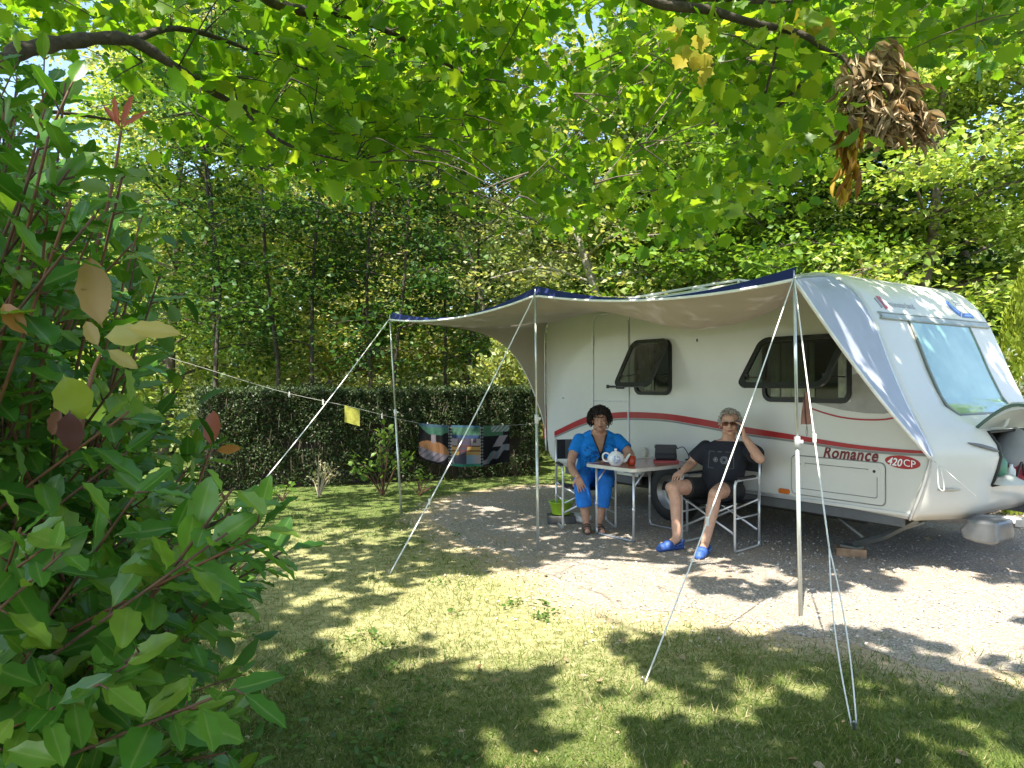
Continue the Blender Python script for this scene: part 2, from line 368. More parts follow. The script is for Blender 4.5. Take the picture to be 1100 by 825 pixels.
def glassmat(name,tint,rough=.04,refl=.12,ior=1.5):
    m,nt,out=newmat(name); t=nt.nodes.new('ShaderNodeBsdfTransparent'); t.inputs[0].default_value=C4(tint)
    g=node(nt,'ShaderNodeBsdfGlossy',Roughness=rough); f=node(nt,'ShaderNodeFresnel',IOR=ior)
    mr=nt.nodes.new('ShaderNodeMath'); mr.operation='ADD'; mr.inputs[1].default_value=refl; nt.links.new(f.outputs[0],mr.inputs[0])
    mx=nt.nodes.new('ShaderNodeMixShader'); nt.links.new(mr.outputs[0],mx.inputs[0]); nt.links.new(t.outputs[0],mx.inputs[1]); nt.links.new(g.outputs[0],mx.inputs[2]); nt.links.new(mx.outputs[0],out.inputs[0]); return m
TINT=glassmat('tinted_acrylic',(.42,.48,.42),.05,.0,1.22)
car=thing('caravan','white touring caravan with red side stripe, tinted windows and open front locker','caravan',(OX,OY,0),math.atan2(DU.y,DU.x))
front=[(3.9,2.495),(4.02,2.475),(4.12,2.44),(4.22,2.385),(4.33,2.28),(4.41,2.165),(4.47,2.06),(4.52,1.94),(4.58,1.79),(4.64,1.63),(4.71,1.47),(4.78,1.32),(4.86,1.20),(4.895,1.12),(4.93,1.02),(4.945,.93),(4.93,.83),(4.89,.70),(4.85,.58),(4.81,.49),(4.78,.42)]
def ufront(z):
    zz=[p[1] for p in front][::-1]; uu=[p[0] for p in front][::-1]; return float(np.interp(z,zz,uu))
def ss(a,b,x): t=min(1,max(0,(x-a)/(b-a))); return t*t*(3-2*t)
def bulge(z,v):
    b=float(np.interp(z,[.42,.5,.6,.7,.82,.95,1.08,1.14,1.24,1.34],[.17,.24,.285,.235,.235,.245,.235,.19,.06,0]))
    return b*ss(0,.5,v)*ss(0,.5,W-v)
roof=[(0.0,2.0),(.01,2.2),(.05,2.33),(.16,2.40),(.5,2.425),(1.2,2.45),(2.2,2.475),(3.2,2.495)]
WU,WZ,WR=2.15,.33,.37
arch=[(WU+WR*math.cos(a),max(.455,WZ+WR*math.sin(a))) for a in [R(20+140*k/10) for k in range(11)]]
bottom=[(4.0,.45),(3.0,.455)]+arch+[(1.2,.46),(.35,.47),(.2,.48),(.11,.53),(.05,.62),(.02,.8),(0,1.2),(-.01,1.6)]
outl=roof+front+bottom; nF0=len(roof); nF1=nF0+len(front)
def normals2(pl):
    n=len(pl); o=[]
    for i in range(n):
        a,b=Vector(pl[i-1]),Vector(pl[(i+1)%n]); t=(b-a).normalized(); o.append((-t.y,t.x))
    return o
# outline runs clockwise (roof towards the front), so the inward normal is to the right
nrm=[(-a,-b) for a,b in normals2(outl)]
rr=.055
vs_=[(rr*(1-math.sin(R(a))),rr*(1-math.cos(R(a)))) for a in (90,60,30,0)]
vl=vs_+[(q,0) for q in (.15,.25,.35,.45,.55,.75,.95,1.075,1.2,1.4,1.6,1.7,1.8,1.9,2.0)]+[(W-a,b) for a,b in vs_[::-1]]
b=MB(); pts=[]
for v,ins_ in vl:
    for i,(u,z) in enumerate(outl):
        uu=u+nrm[i][0]*ins_; z2=z+nrm[i][1]*ins_
        if nF0<=i<nF1: uu+=bulge(z,v)
        pts.append((uu,v,z2))
n=len(outl); fs=[]
def inlock(i,v0,v1):
    return nF0<=i<nF1-1 and outl[i][1]<=1.121 and outl[i+1][1]>=.699 and v0>=.549 and v1<=1.601
for k in range(len(vl)-1):
    for i in range(n):
        j=(i+1)%n
        if i<n-1 and inlock(i,vl[k][0],vl[k+1][0]): continue
        fs.append((k*n+i,k*n+j,(k+1)*n+j,(k+1)*n+i))
fs+= [tuple(range(n))[::-1],tuple((len(vl)-1)*n+i for i in range(n))]
b.add(pts,fs,0,True); body=b.build('body',WHITE,car)
wn=body.modifiers.new('wn','WEIGHTED_NORMAL'); body.data.polygons[-1].use_smooth=False; body.data.polygons[-2].use_smooth=False
# locker interior
b=MB(); u0,u1=4.62,4.9
b.add([(4.60,.55,.70),(5.10,.55,.70),(5.10,.55,1.12),(4.60,.55,1.12),(4.60,1.6,.70),(5.10,1.6,.70),(5.10,1.6,1.12),(4.60,1.6,1.12)],[(0,1,2,3),(7,6,5,4),(3,2,6,7),(0,4,5,1),(0,3,7,4)])
b.build('locker_compartment',DARK,car)
b=MB(); rim=[(ufront(z)+bulge(z,v)+.006,v,z) for v,z in [(.55,.70),(.55,.83),(.55,.93),(.55,1.02),(.55,1.12),(.75,1.12),(1.075,1.12),(1.4,1.12),(1.6,1.12),(1.6,1.02),(1.6,.93),(1.6,.83),(1.6,.70),(1.4,.70),(1.075,.70),(.75,.70),(.55,.70)]]
b.tube(rim,.013,6); b.build('locker_seal',BLACK,car)
RIBM=plain('rib_white',(.6,.62,.58),.4)
# lid, hinged up
b=MB()
def lid(s,t,h):
    v=.50+1.15*t; w=1-.25*(abs(2*t-1)**4)
    u=5.04+.50*s*w+.03*math.sin(s*PI)*h; z=1.15+.24*math.sin(s*1.35)*1.0-.06*s*s+.10*math.sin(s*PI)*h*.6
    return (u+.14*ss(0,.5,t+.0)*ss(0,.5,1-t)*2*.2,v,z)
b.grid(lambda s,t:lid(s,t,1),10,14); b.grid(lambda s,t:Vector(lid(s,t,0))+Vector((0,0,-.015)),10,14)
for t in (0,1): b.grid(lambda s,q,t=t:Vector(lid(s,t,q))+Vector((0,0,-.015*(1-q))),10,1)
b.grid(lambda s,q:Vector(lid(1,s,q))+Vector((0,0,-.015*(1-q))),14,1)
lidm=plain('locker_lid_plastic',(.70,.72,.68),.25,0,.06,5,trans=.25); ld=b.build('locker_lid',lidm,car)
b=MB(); b.tube([lid(s,0,.5) for s in np.linspace(0,1,9)]+[lid(1,t,.5) for t in np.linspace(.1,1,9)],.014,6); b.build('lid_edge',plain('lid_green_edge',(.08,.14,.11),.2),ld)
for t in (.16,.84):
    b=MB(); b.tube(spline([(5.05,.5+1.15*t,1.14),(5.16,.5+1.15*t,1.16),(5.2,.5+1.15*t,1.24),(5.3,.5+1.15*t,1.32)],5),.022,6,flat=.5); b.build('lid_rib',RIBM,ld)
b=MB(); b.tube([(5.2,1.52,.95),(5.4,1.55,1.3)],.008,6); b.build('gas_strut',BLACK,ld)
S=lambda a,b_,h:(a,h,b_)             # side plane, h along v (negative = outside)
def side_window(u0,z0,u1,z1,tilt,label,curt):
    fr=MB(); o_=rrect(u0,z0,u1,z1,.09); i_=rrect(u0+.035,z0+.035,u1-.035,z1-.035,.065)
    fr.ring(o_,i_,S,-.022,.001); wnd=fr.build('window',BLACK,car,); wnd['label']=label
    q=MB(); q.prism(rrect(u0+.03,z0+.03,u1-.03,z1-.03,.06),S,-.004,.0); q.build('cabin_dark_panel',plain('cabin_dark',(.018,.02,.018),.15),wnd)  # no hole is cut; dark panel stands in for the unlit cabin
    q=MB()
    for a,e in curt:
        nn=max(8,int((e-a)*90)); q.grid(lambda s,t,a=a,e=e:(a+(e-a)*s,-.010-.006*math.sin(s*nn*1.25)-.003*math.sin(s*nn*.5),z0+.05+(z1-z0-.1)*t),nn*3,2)
    q.build('curtain',CURT,wnd)
    L=z1-z0-.005; ca,sa=math.cos(R(tilt)),math.sin(R(tilt))
    def pn(a,b_,h): return (a,-.028-(z1-b_)*sa+h*ca, z1-(z1-b_)*ca+h*sa*-1)
    q=MB(); q.prism(rrect(u0+.015,z1-L+.012,u1-.015,z1-.012,.08),pn,-.012,-.008); pane=q.build('window_pane',TINT,wnd)
    q=MB(); q.ring(rrect(u0,z1-L,u1,z1,.09),rrect(u0+.05,z1-L+.05,u1-.05,z1-.05,.07),pn,-.022,.0); q.build('pane_frame',PANEF,pane)
    for a in (u0+.05,u1-.05):
        q=MB(); e=pn(a,z1-L*.78,0); q.tube([(a,-.02,z1-L*.62),e],.006,6); q.box(e,(.035,.03,.05)); q.build('window_stay',BLACK,wnd)
    return wnd
CURT=plain('curtain_cloth',(.30,.34,.28),.8,0,.3,12); PANEF=plain('smoked_frame',(.035,.04,.035),.22,0,.2)
side_window(1.70,1.38,2.26,1.98,30,'small tinted side window propped open beside the door',[(1.86,2.0)])
side_window(3.41,1.335,4.29,1.92,38,'large tinted side window propped open behind the awning pole',[(3.5,3.95),(4.17,4.25)])
# door
b=MB(); dp=rrect(1.0,.50,1.585,2.315,.09); b.prism(dp,S,-.006,.001); door=b.build('door',WHITE,car,.003)
b=MB(); pp=[(u,-.009,z) for u,z in rrect(.985,.485,1.60,2.33,.10)]; b.tube(pp+[pp[0]],.011,6); b.tube([(1.0,-.009,1.30),(1.585,-.009,1.30)],.009,6); b.build('door_trim',plain('door_trim_white',(.70,.70,.68),.35),door)
for z in (2.02,.8): b=MB(); b.box((.985,-.016,z),(.03,.02,.12)); b.build('hinge',TRIM,door)
b=MB(); b.box((1.47,-.02,1.47),(.12,.02,.05)); b.box((1.35,-.03,1.47),(.20,.014,.022)); b.box((1.26,-.022,1.47),(.02,.03,.04)); b.build('door_handle',BLACK,door,.004)
# stripe and lettering
st=[(596,463,468),(628,448,454.5),(650,444,450.5),(673,442,448.5),(713,443.6,450),(751,449,456),(794.5,457,464),(853,466.5,472),(911,476,480.5),(960,481.5,485),(999,484,487)]
top=spline([(*UZ(a,t),0) for a,t,_ in st],5); bot=spline([(*UZ(a,t_),0) for a,_,t_ in st],5)
def band(top,bot,mat,name,h):
    q=MB(); nn=len(top); vs=[(p.x,hh,p.y) for hh in (h,.001) for L in (top,bot) for p in L]
    f=[]
    for i in range(nn-1): f+= [(i,nn+i,nn+i+1,i+1)]
    f+= [(i,i+1,2*nn+i+1,2*nn+i) for i in range(nn-1)]+[(nn+i+1,nn+i,3*nn+i,3*nn+i+1) for i in range(nn-1)]
    q.add(vs,f); return q.build(name,mat,car)
dn=lambda L,k:[Vector((p.x,p.y-k,0)) for p in L]
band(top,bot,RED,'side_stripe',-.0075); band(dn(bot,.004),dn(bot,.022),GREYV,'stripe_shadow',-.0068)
t2=spline([(*UZ(*p),0) for p in ((868,436),(885,442),(905,447),(930,449.5),(955,448.5),(970,443),(976,436))],5); band(t2,dn(t2,.014),RED,'pinstripe',-.004)
sw=[UZ(*p) for p in ((916,402),(925,400),(940,414),(955,428),(966,437),(962,441),(950,444),(930,443.5),(905,440),(880,434),(872,431),(914,431.5))]
b=MB(); b.prism(sw,S,-.003,.001); b.build('grey_decal',plain('taupe_vinyl',(.30,.29,.26),.35),car)
tm=textmesh('Romance',1,.30,.028,1.10); x1=max(q.co.x for q in tm.vertices)
UL,ZL=UZ(884,490.5); UR,ZR=UZ(944,495.5); k=(UR-UL)/x1
mapmesh(tm,lambda x,y:(UL+x*k,-.005,ZL+(ZR-ZL)*x/x1+y*k*1.15)); link('model_lettering',tm,DTEXT,car)
b=MB(); ce=UZ(969.5,496); b.prism([(ce[0]+.14*math.cos(a)*(1),ce[1]+.052*math.sin(a)-.02*math.cos(a)*.3) for a in np.linspace(0,2*PI,32,endpoint=False)],S,-.004,.001); bdg=b.build('badge',RED,car)
for body_t,x0,wd_,hh,sh in (('420',-.122,.125,.062,.3),('CP',.008,.098,.055,0)):
    tm=textmesh(body_t,1,sh,.02 if sh else .0); x1=max(q.co.x for q in tm.vertices); y1=max(q.co.y for q in tm.vertices)
    mapmesh(tm,lambda x,y:(ce[0]+x0+x/x1*wd_,-.0065,ce[1]-.027-.03*x/x1*.3+y/y1*hh)); link('badge_lettering',tm,WVIN,bdg)
# service hatch
b=MB(); o_=rrect(3.72,.515,4.575,.855,.04); i_=rrect(3.78,.565,4.515,.80,.02); b.ring(o_,i_,S,-.009,.001); h=b.build('service_hatch',WHITE,car,.002)
b=MB(); b.prism(rrect(3.786,.571,4.509,.794,.02),S,-.007,.001); b.build('hatch_panel',WHITE,h)
b=MB()
for q in (rrect(3.715,.51,4.58,.86,.042),rrect(3.783,.568,4.512,.797,.02)):
    p_=[(u,-.0035-.004*(q[0][0]<4.55),z) for u,z in q]; b.tube(p_+[p_[0]],.0035,4)
b.build('hatch_gap',GREYV,h)
for u in (3.80,4.49):
    b=MB(); b.prism(rrect(u-.05,.74,u+.05,.825,.03),S,-.012,.0); b.build('lock_plate',WHITE,h); b=MB(); b.tube([(u,-.016,.785),(u,-.010,.785)],.012,10); b.build('lock',BLACK,h)
# sill, rails
for a,e in ((.4,1.76),(2.54,4.77)): b=MB(); b.box(((a+e)/2,-.004,.468),(e-a,.016,.03)); b.build('sill_trim',TRIM,car,.003)
SKG=plain('skirt_grey',(.10,.105,.105),.6)
for a,e in ((.4,1.74),(2.56,4.70)): b=MB(); b.box(((a+e)/2,.05,.405),(e-a,.04,.09)); b.build('skirt',SKG,car)
b=MB(); b.box((2.5,1.075,.38),(4.2,1.9,.10)); b.tube([(2.15,.2,.33),(2.15,1.95,.33)],.05,8); b.box((2.4,.55,.30),(3.4,.06,.12)); b.box((2.4,1.6,.30),(3.4,.06,.12)); b.build('chassis',DARK,car)
rl=spline([(.04,-.004,.62),(.01,-.004,1.2),(.01,-.004,2.15),(.06,-.004,2.30),(.2,-.004,2.37),(1.2,-.004,2.415),(3.2,-.004,2.46),(3.9,-.004,2.46),(4.12,-.004,2.41),(4.30,-.004,2.28),(4.46,-.004,2.04),(4.62,-.004,1.63),(4.76,-.004,1.31),(4.925,-.004,.99),(4.93,-.004,.90),(4.86,-.004,.66),(4.77,-.004,.43)],4)
b=MB(); b.tube(rl,.014,6); b.build('awning_rail',TRIM,car)
# side lamp, socket, keyhole, corner handle, corner lamp
def emb(px,py,su,sz,mat,name,h=-.02,bev=.004):
    u,z=UZ(px,py); q=MB(); q.prism(rrect(u-su/2,z-sz/2,u+su/2,z+sz/2,min(su,sz)*.35),S,h,.001); return q.build(name,mat,car,bev)
emb(843,527,.11,.045,plain('amber_lens',(.55,.14,.02),.2),'marker_lamp'); emb(693,485,.085,.10,plain('socket_ivory',(.62,.58,.50),.4),'socket_cover',-.035)
emb(604.5,427,.05,.018,TRIM,'door_catch'); emb(749,365,.012,.03,BLACK,'keyhole',-.008,0)
b=MB()
for z,m_ in ((1.15,0),(.98,1),(.85,0)): b.box((-.03,.04,z),(.04,.07,.15),m=m_)
b.build('rear_lamp',[plain('red_lens',(.5,.02,.02),.2),plain('orange_lens',(.7,.2,.03),.2)],car,.008)
b=MB(); b.tube([(ufront(z)+bulge(z,v)+.012,v,z) for v,z in [(.28+.04*k,1.045-.012*k) for k in range(7)]],[.004,.012,.015,.015,.015,.012,.004],8); b.build('grab_handle',plain('handle_grey',(.16,.17,.19),.35),car)
b=MB(); b.tube([(ufront(.68)+bulge(.68,v)+.006,v,.675) for v in (.12,.17,.22,.27)],[.004,.013,.013,.004],8); b.build('corner_lamp',plain('clear_lens',(.42,.38,.30),.15),car)
# front window and its rail, front lettering, blue emblem
b=MB()
def fw(s,t,h=.014): z=1.245+.79*t; v=.52+.02*t+(1.11-.04*t)*s; return (ufront(z)+bulge(z,v)+h*.9,v,z+h*.35)
b.grid(lambda s,t:fw(s,t),6,16); b.grid(lambda s,t:fw(1-s,t,.001),6,16)
edge=[fw(0,t) for t in np.linspace(0,1,12)]+[fw(s,1) for s in np.linspace(.1,1,6)]+[fw(1,t) for t in np.linspace(.95,0,12)]+[fw(s,0) for s in np.linspace(.9,0,6)]
fwm,nt,out=newmat('front_window_glass'); bb=node(nt,'ShaderNodeBsdfPrincipled',Roughness=.05); bb.inputs['Specular IOR Level'].default_value=1.0; bb.inputs['Coat Weight'].default_value=1; bb.inputs['Coat IOR'].default_value=1.6
nt.links.new(ramp(nt,noise(nt,2.2,3),[(.35,(.13,.27,.20)),(.65,(.28,.46,.36))]),bb.inputs['Base Color']); nt.links.new(bb.outputs[0],out.inputs[0])
fwo=b.build('front_window',fwm,car); q=MB(); q.tube(edge,.012,6); q.build('window_seal',plain('seal_grey',(.20,.23,.22),.4),fwo)
b=MB(); b.grid(lambda s,t:(ufront(2.055+.035*t)+.016,.12+1.93*s,2.055+.035*t),12,1)
b.tube([(ufront(2.055)+.014,.1+1.95*s,2.05) for s in np.linspace(0,1,14)],.010,6); b.tube([(ufront(2.10)+.012,.1+1.95*s,2.10) for s in np.linspace(0,1,14)],.006,6); b.build('front_gutter',plain('gutter_grey',(.34,.38,.39),.35),car)
def fmap(v0,z0,k,kz,h=.005): return lambda x,y:(ufront(z0+y*kz)+h,v0+x*k,z0+y*kz)
tm=textmesh('münsterland',1,.1,.0); x1=max(q.co.x for q in tm.vertices); mapmesh(tm,fmap(.36,2.165,.44/x1,.075)); link('front_lettering',tm,plain('grey_letters',(.24,.25,.27),.4),car)
b=MB(); fm=fmap(0,0,1,1,.004)
for pts_,m_ in (([(.20,2.23),(.24,2.24),(.25,2.15),(.215,2.14)],0),([(.255,2.255),(.315,2.25),(.33,2.15),(.27,2.13)],1),([(.285,2.225),(.31,2.22),(.315,2.17),(.29,2.16)],0)):
    b.prism(pts_,lambda a,c,h:(ufront(c)+h,a,c),.0,.004+.002*(m_==0),m_)
b.build('front_emblem',[plain('emblem_grey',(.30,.30,.34),.4),plain('emblem_red',(.42,.07,.09),.4)],car)
b=MB(); FM=lambda a,c,h:(ufront(c)+h,a,c)
b.prism([(1.50,2.27),(1.54,2.30),(1.58,2.29),(1.60,2.24),(1.66,2.185),(1.60,2.14),(1.55,2.16),(1.51,2.21)],FM,0,.005); b.prism([(1.62,2.135),(1.68,2.175),(1.84,2.185),(1.87,2.16),(1.86,2.135)],FM,0,.005)
em=b.build('blue_emblem',plain('emblem_blue',(.07,.16,.52),.35),car)
b=MB(); b.prism([(1.53,2.255),(1.555,2.275),(1.575,2.265),(1.58,2.225),(1.62,2.18),(1.59,2.17),(1.55,2.20)],FM,0,.008); b.prism([(1.67,2.145),(1.70,2.165),(1.83,2.17),(1.84,2.147)],FM,0,.008); b.build('emblem_inlay',plain('emblem_pale_blue',(.25,.42,.78),.35),em)
b=MB()
for z in (2.285,2.265): b.box((ufront(z)+.004,1.74,z),(.006,.13,.007))
b.build('small_lettering',plain('faint_grey',(.45,.47,.48),.4),car)
# roof fittings
RZ=lambda u:float(np.interp(u,[0,1.2,2.2,3.2,3.9],[2.42,2.45,2.475,2.495,2.495]))
GLS=plain('skylight_glass',(.35,.42,.42),.12,0,.1,5)
for (a,e,v0,v1) in ((2.75,3.45,.55,1.25),(1.9,2.4,.75,1.25)):
    z=RZ((a+e)/2); b=MB(); b.prism(rrect(a,v0,e,v1,.06),lambda p,q,h:(p,q,z+h-.02),0,.06); rf=b.build('roof_light',TRIM,car,.006)
    b=MB(); b.grid(lambda s,t:(a+.04+(e-a-.08)*s,v0+.04+(v1-v0-.08)*t,z+.041+.07*math.sin(PI*s)**.5*math.sin(PI*t)**.5),10,10); b.build('dome',GLS,rf)
b=MB()
for v in (.28,.62): b.tube([(.9+.25*k,v,RZ(.9+.25*k)+.07) for k in range(9)],.014,6)
for u in (.9,1.6,2.3,2.9): b.tube([(u,.28,RZ(u)),(u,.28,RZ(u)+.07)],.012,6); b.tube([(u,.62,RZ(u)),(u,.62,RZ(u)+.07)],.012,6); b.tube([(u,.28,RZ(u)+.07),(u,.62,RZ(u)+.07)],.012,6)
b.build('roof_rack',plain('rack_white',(.66,.68,.68),.35),car)
# wheels, chassis ends, hitch, corner steady
for v,sg in ((.16,1),(W-.16,-1)):
    b=MB(); AX=Matrix.Rotation(R(90),3,'X'); c=(WU,v,.325)
    b.lathe([(.19,-.085),(.27,-.095),(.315,-.07),(.325,0),(.315,.07),(.27,.095),(.19,.085)],28,c,0,AX); w_=b.build('wheel',BLACK,car)
    b=MB(); b.lathe([(.0,.02),(.05,.05),(.07,.05),(.08,.02),(.16,.03),(.19,.075),(.2,.08)],28,c,0,AX); b.lathe([(0,-.05),(.07,-.05),(.08,-.02),(.16,-.03),(.19,-.075),(.2,-.08)],28,c,0,AX); b.build('rim',GALV,w_)
b=MB()
for v0 in (.45,1.7): b.tube([(4.6,v0,.40),(6.15,1.075+(v0-1.075)*.12,.43)],.045,4,smooth=False)
b.box((6.25,1.075,.47),(.5,.10,.09)); b.tube([(6.0,1.2,.08),(6.0,1.2,.80)],.03,8); b.lathe([(0,-.03),(.09,-.03),(.1,0),(.09,.03),(0,.03)],16,(6.0,1.2,.1),0,Matrix.Rotation(R(90),3,'X')); b.box((5.55,.62,.42),(.55,.05,.05)); b.tube([(5.35,.5,.40),(5.7,.75,.52),(5.9,.9,.45)],.012,6)
b.build('drawbar',GALV,car)
b=MB()
prof=[(5.04,.44),(5.26,.45),(5.27,.29),(5.23,.265),(5.10,.265),(5.00,.29),(4.97,.35)]
b.prism(prof,lambda a,c,h:(a,h,c),.34,.62); b.build('drawbar_step',plain('brushed_steel',(.22,.23,.24),.45,.8,.15,10),car,.03)
b=MB(); b.tube([(4.72,.22,.40),(4.45,.22,.22),(4.18,.22,.10)],.026,4,smooth=False); b.tube([(3.95,.24,.36),(4.25,.24,.17)],.016,6); b.tube([(4.75,.28,.38),(4.2,.28,.12)],.014,6); b.box((4.16,.22,.085),(.16,.10,.02)); b.build('corner_steady',plain('steady_steel',(.17,.18,.17),.5,.6),car)
b=MB(); c_=Vector(((918-550)/FPX*6.9,6.9,.036)); b.box((0,0,0),(.24,.14,.072)); o=b.build('wooden_block',plain('weathered_wood',(.27,.17,.10),.8,0,.35,12,.4,60),None,.006); o.location=CW(4.16,.20,.042); o.rotation_euler=(0,0,-.35); tag(o,'short weathered wooden block under the caravan corner steady','wood block')
# things in the open locker
def lw(u,v,z): return CW(u,v,z)
b=MB(); AXT=Matrix.Rotation(R(28),3,'Y')@Matrix.Rotation(R(-20),3,'X'); b.lathe([(0,0),(.13,0),(.14,.01),(.155,.28),(.16,.29),(.152,.29),(.135,.02),(0,.015)],24,(0,0,0),0,AXT)
o=b.build('bucket',plain('grey_plastic',(.36,.38,.39),.4)); o.location=lw(5.0,1.06,.84); o.rotation_euler=(0,0,car.rotation_euler.z); tag(o,'grey plastic bucket lying tilted in the open front locker','bucket')
b=MB(); b.lathe([(0,0),(.045,0),(.05,.01),(.05,.15),(.035,.18),(.02,.19),(.02,.22),(0,.22)],18); o=b.build('bottle',plain('green_plastic',(.10,.27,.17),.3)); o.location=lw(5.12,.72,.72); tag(o,'squat green plastic bottle in the open front locker','bottle')
b=MB(); b.lathe([(0,0),(.03,0),(.032,.01),(.032,.09),(.015,.11),(.015,.13),(0,.13)],14); o=b.build('spray_can',WVIN); o.location=lw(5.15,.84,.72); tag(o,'small white bottle between the green bottle and the red cloth','bottle')
b=MB(); b.grid(lambda s,t:(.30*(s-.5),.34*(t-.5),.14*math.sin(PI*s)**.7*math.sin(PI*t)**.7*(.75+.5*vnoise(s*7,t*6+3,1))),22,22); b.grid(lambda s,t:(.30*(s-.5),.34*(.5-t),0),2,2); o=b.build('red_cloth',plain('red_fabric',(.30,.03,.04),.8,0,.3,30)); o.location=lw(5.08,1.08,.715); tag(o,'crumpled red cloth heaped in the open front locker','cloth')
b=MB(); b.grid(lambda s,t:(.26*(s-.5),.2*(t-.5),.07*math.sin(PI*s)**.6*math.sin(PI*t)**.6*(.7+.6*vnoise(s*6,t*6,1))),16,16); o=b.build('plastic_bag',plain('clear_bag',(.62,.66,.62),.25,trans=.4)); o.location=lw(5.2,.66,.712); tag(o,'crumpled white plastic bag at the edge of the open front locker','bag')
b=MB(); b.tube(spline([(5.20,.80,.73),(5.22,.82,.84),(5.2,.92,.86),(5.19,.98,.74)],6),.009,6); b.build('hook',BLACK,None); bpy.data.objects['hook'].location=(OX,OY,0); bpy.data.objects['hook'].rotation_euler=(0,0,car.rotation_euler.z); tag(bpy.data.objects['hook'],'black looped hose standing in the open front locker','hose')
bpy.data.objects['hook'].name='hose'
# ------------------------------------------------------------------ awning, poles, guy lines
PT=[P(419,343,8.63),P(575,317,6.62),P(853,300,4.76)]; PB=[G(431,550),G(578,592),G(860,662)]
def clothmat(name,c,tr,rough=.7,bs=400):
    return plain(name,c,rough,0,.06,4,.15,bs,.25,0,tr)
LIN=clothmat('awning_lining',(.50,.45,.365),.24); SIL=clothmat('awning_silver_cloth',(.50,.54,.66),.28,.45); NAVY=clothmat('navy_cloth',(.018,.03,.13),.1); PIPE=plain('white_piping',(.78,.78,.75),.5)
def edgept(s):                        # s 0..2 from the hedge corner pole to the front pole
    i=min(1,int(s)); t=s-i; a,b_=PT[i],PT[i+1]; q=a.lerp(b_,t); sag=(.09 if i==0 else .085)*4*t*(1-t); q=q+Vector((0,0,-sag)); q-= (DV*-1)*(.03*4*t*(1-t)); return q
NS=44
inner=[]; outer=[]
roofu=np.linspace(.10,4.05,NS)
railz=lambda u:float(np.interp(u,[.1,.2,1.2,3.2,3.9,4.12],[2.33,2.37,2.415,2.46,2.46,2.41]))
def canopy(s,t):
    a=CW(.10+3.97*s,-.012,railz(.10+3.97*s)); b_=edgept(2*s); q=a.lerp(b_,t)
    sag=math.sin(PI*t)*(.11*(.5+.5*math.sin(PI*s))+.19*math.exp(-((s-.84)/.24)**2)*min(1,(1-s)/.07)**.7)+.03*math.sin(PI*t)*math.sin(9*s+2*t)+.022*math.sin(PI*t)*math.sin(23*s+5*t)+.010*math.sin(PI*t)**.5*math.sin(41*s-6*t)*(1-t)
    return q-Vector((0,0,sag))
lw_=spline([(.10,2.33,0),(.03,2.25,0),(.01,2.05,0),(.01,1.6,0),(.015,1.2,0),(.03,.92,0)],4)
def leftwing(s,t):
    p=lw_[0].lerp(lw_[0],0); f=s*(len(lw_)-1); i=min(len(lw_)-2,int(f)); p=lw_[i].lerp(lw_[i+1],f-i)
    a=CW(p.x,-.012,p.y); q=a.lerp(PT[0],t); z=a.z+(PT[0].z-a.z)*(1-(1-t)**(1+4.2*s)); 
    q.z=z-.06*math.sin(PI*t)*(1-.6*s); return q+DU*.05*math.sin(PI*t)*math.sin(PI*s)
rw_=spline([(4.07,2.425,0),(4.12,2.41,0),(4.30,2.28,0),(4.46,2.04,0),(4.62,1.63,0),(4.76,1.31,0),(4.90,1.05,0),(4.935,.93,0)],4)
def rightwing(s,t):
    f=s*(len(rw_)-1); i=min(len(rw_)-2,int(f)); p=rw_[i].lerp(rw_[i+1],f-i)
    a=CW(p.x,-.012,p.y); q=a.lerp(PT[2],t)
    w=.05*math.sin(PI*t)*math.sin(PI*s)+.018*math.sin(PI*t)*math.sin(11*s+3*t)*math.sin(PI*s)
    return q-Vector((0,0,w*1.2))-DU*w*.6+Vector((0,0,-.05*math.sin(PI*t)*s))
aw=thing('awning','grey sun canopy with navy valance stretched from the caravan rail','awning',(0,0,0))
for nm,mat,off in (('canopy_cover',SIL,.004),('canopy_lining',LIN,-.004)):
    b=MB(); up=Vector((0,0,off)); sg=-1 if off<0 else 1
    b.grid(lambda s,t:canopy(s,t)+up,60,26); b.grid(lambda s,t:leftwing(s,t)+up+DU*(-off),24,20); b.grid(lambda s,t:rightwing(s,t)+up+DU*off,30,24)
    b.build(nm,mat,aw)
b=MB()
def val(s,t):
    q=edgept(2*s); f=abs(2*(s*2-int(min(1.999,s*2)))-1); h=.012+.068*f**1.5
    return q+Vector((0,0,h*t+.006))-(-DV)*(.02*t)
b.grid(val,60,3); b.grid(lambda s,t:val(s,t)+DV*.006,60,3); b.build('valance',NAVY,aw)
b=MB(); b.tube([edgept(2*s)-DV*.004 for s in np.linspace(0,1,50)],.011,6); b.tube([leftwing(1,t) for t in np.linspace(0,1,30)],.008,6); b.tube([rightwing(1,t) for t in np.linspace(0,1,30)],.012,6); b.build('piping',PIPE,aw)
b=MB(); b.grid(lambda s,t:rightwing(1,s)+(rightwing(.93,s)-rightwing(1,s))*t*.5+Vector((0,0,-.010)),26,2); b.build('hem',clothmat('hem_grey',(.34,.34,.36),.2),aw)
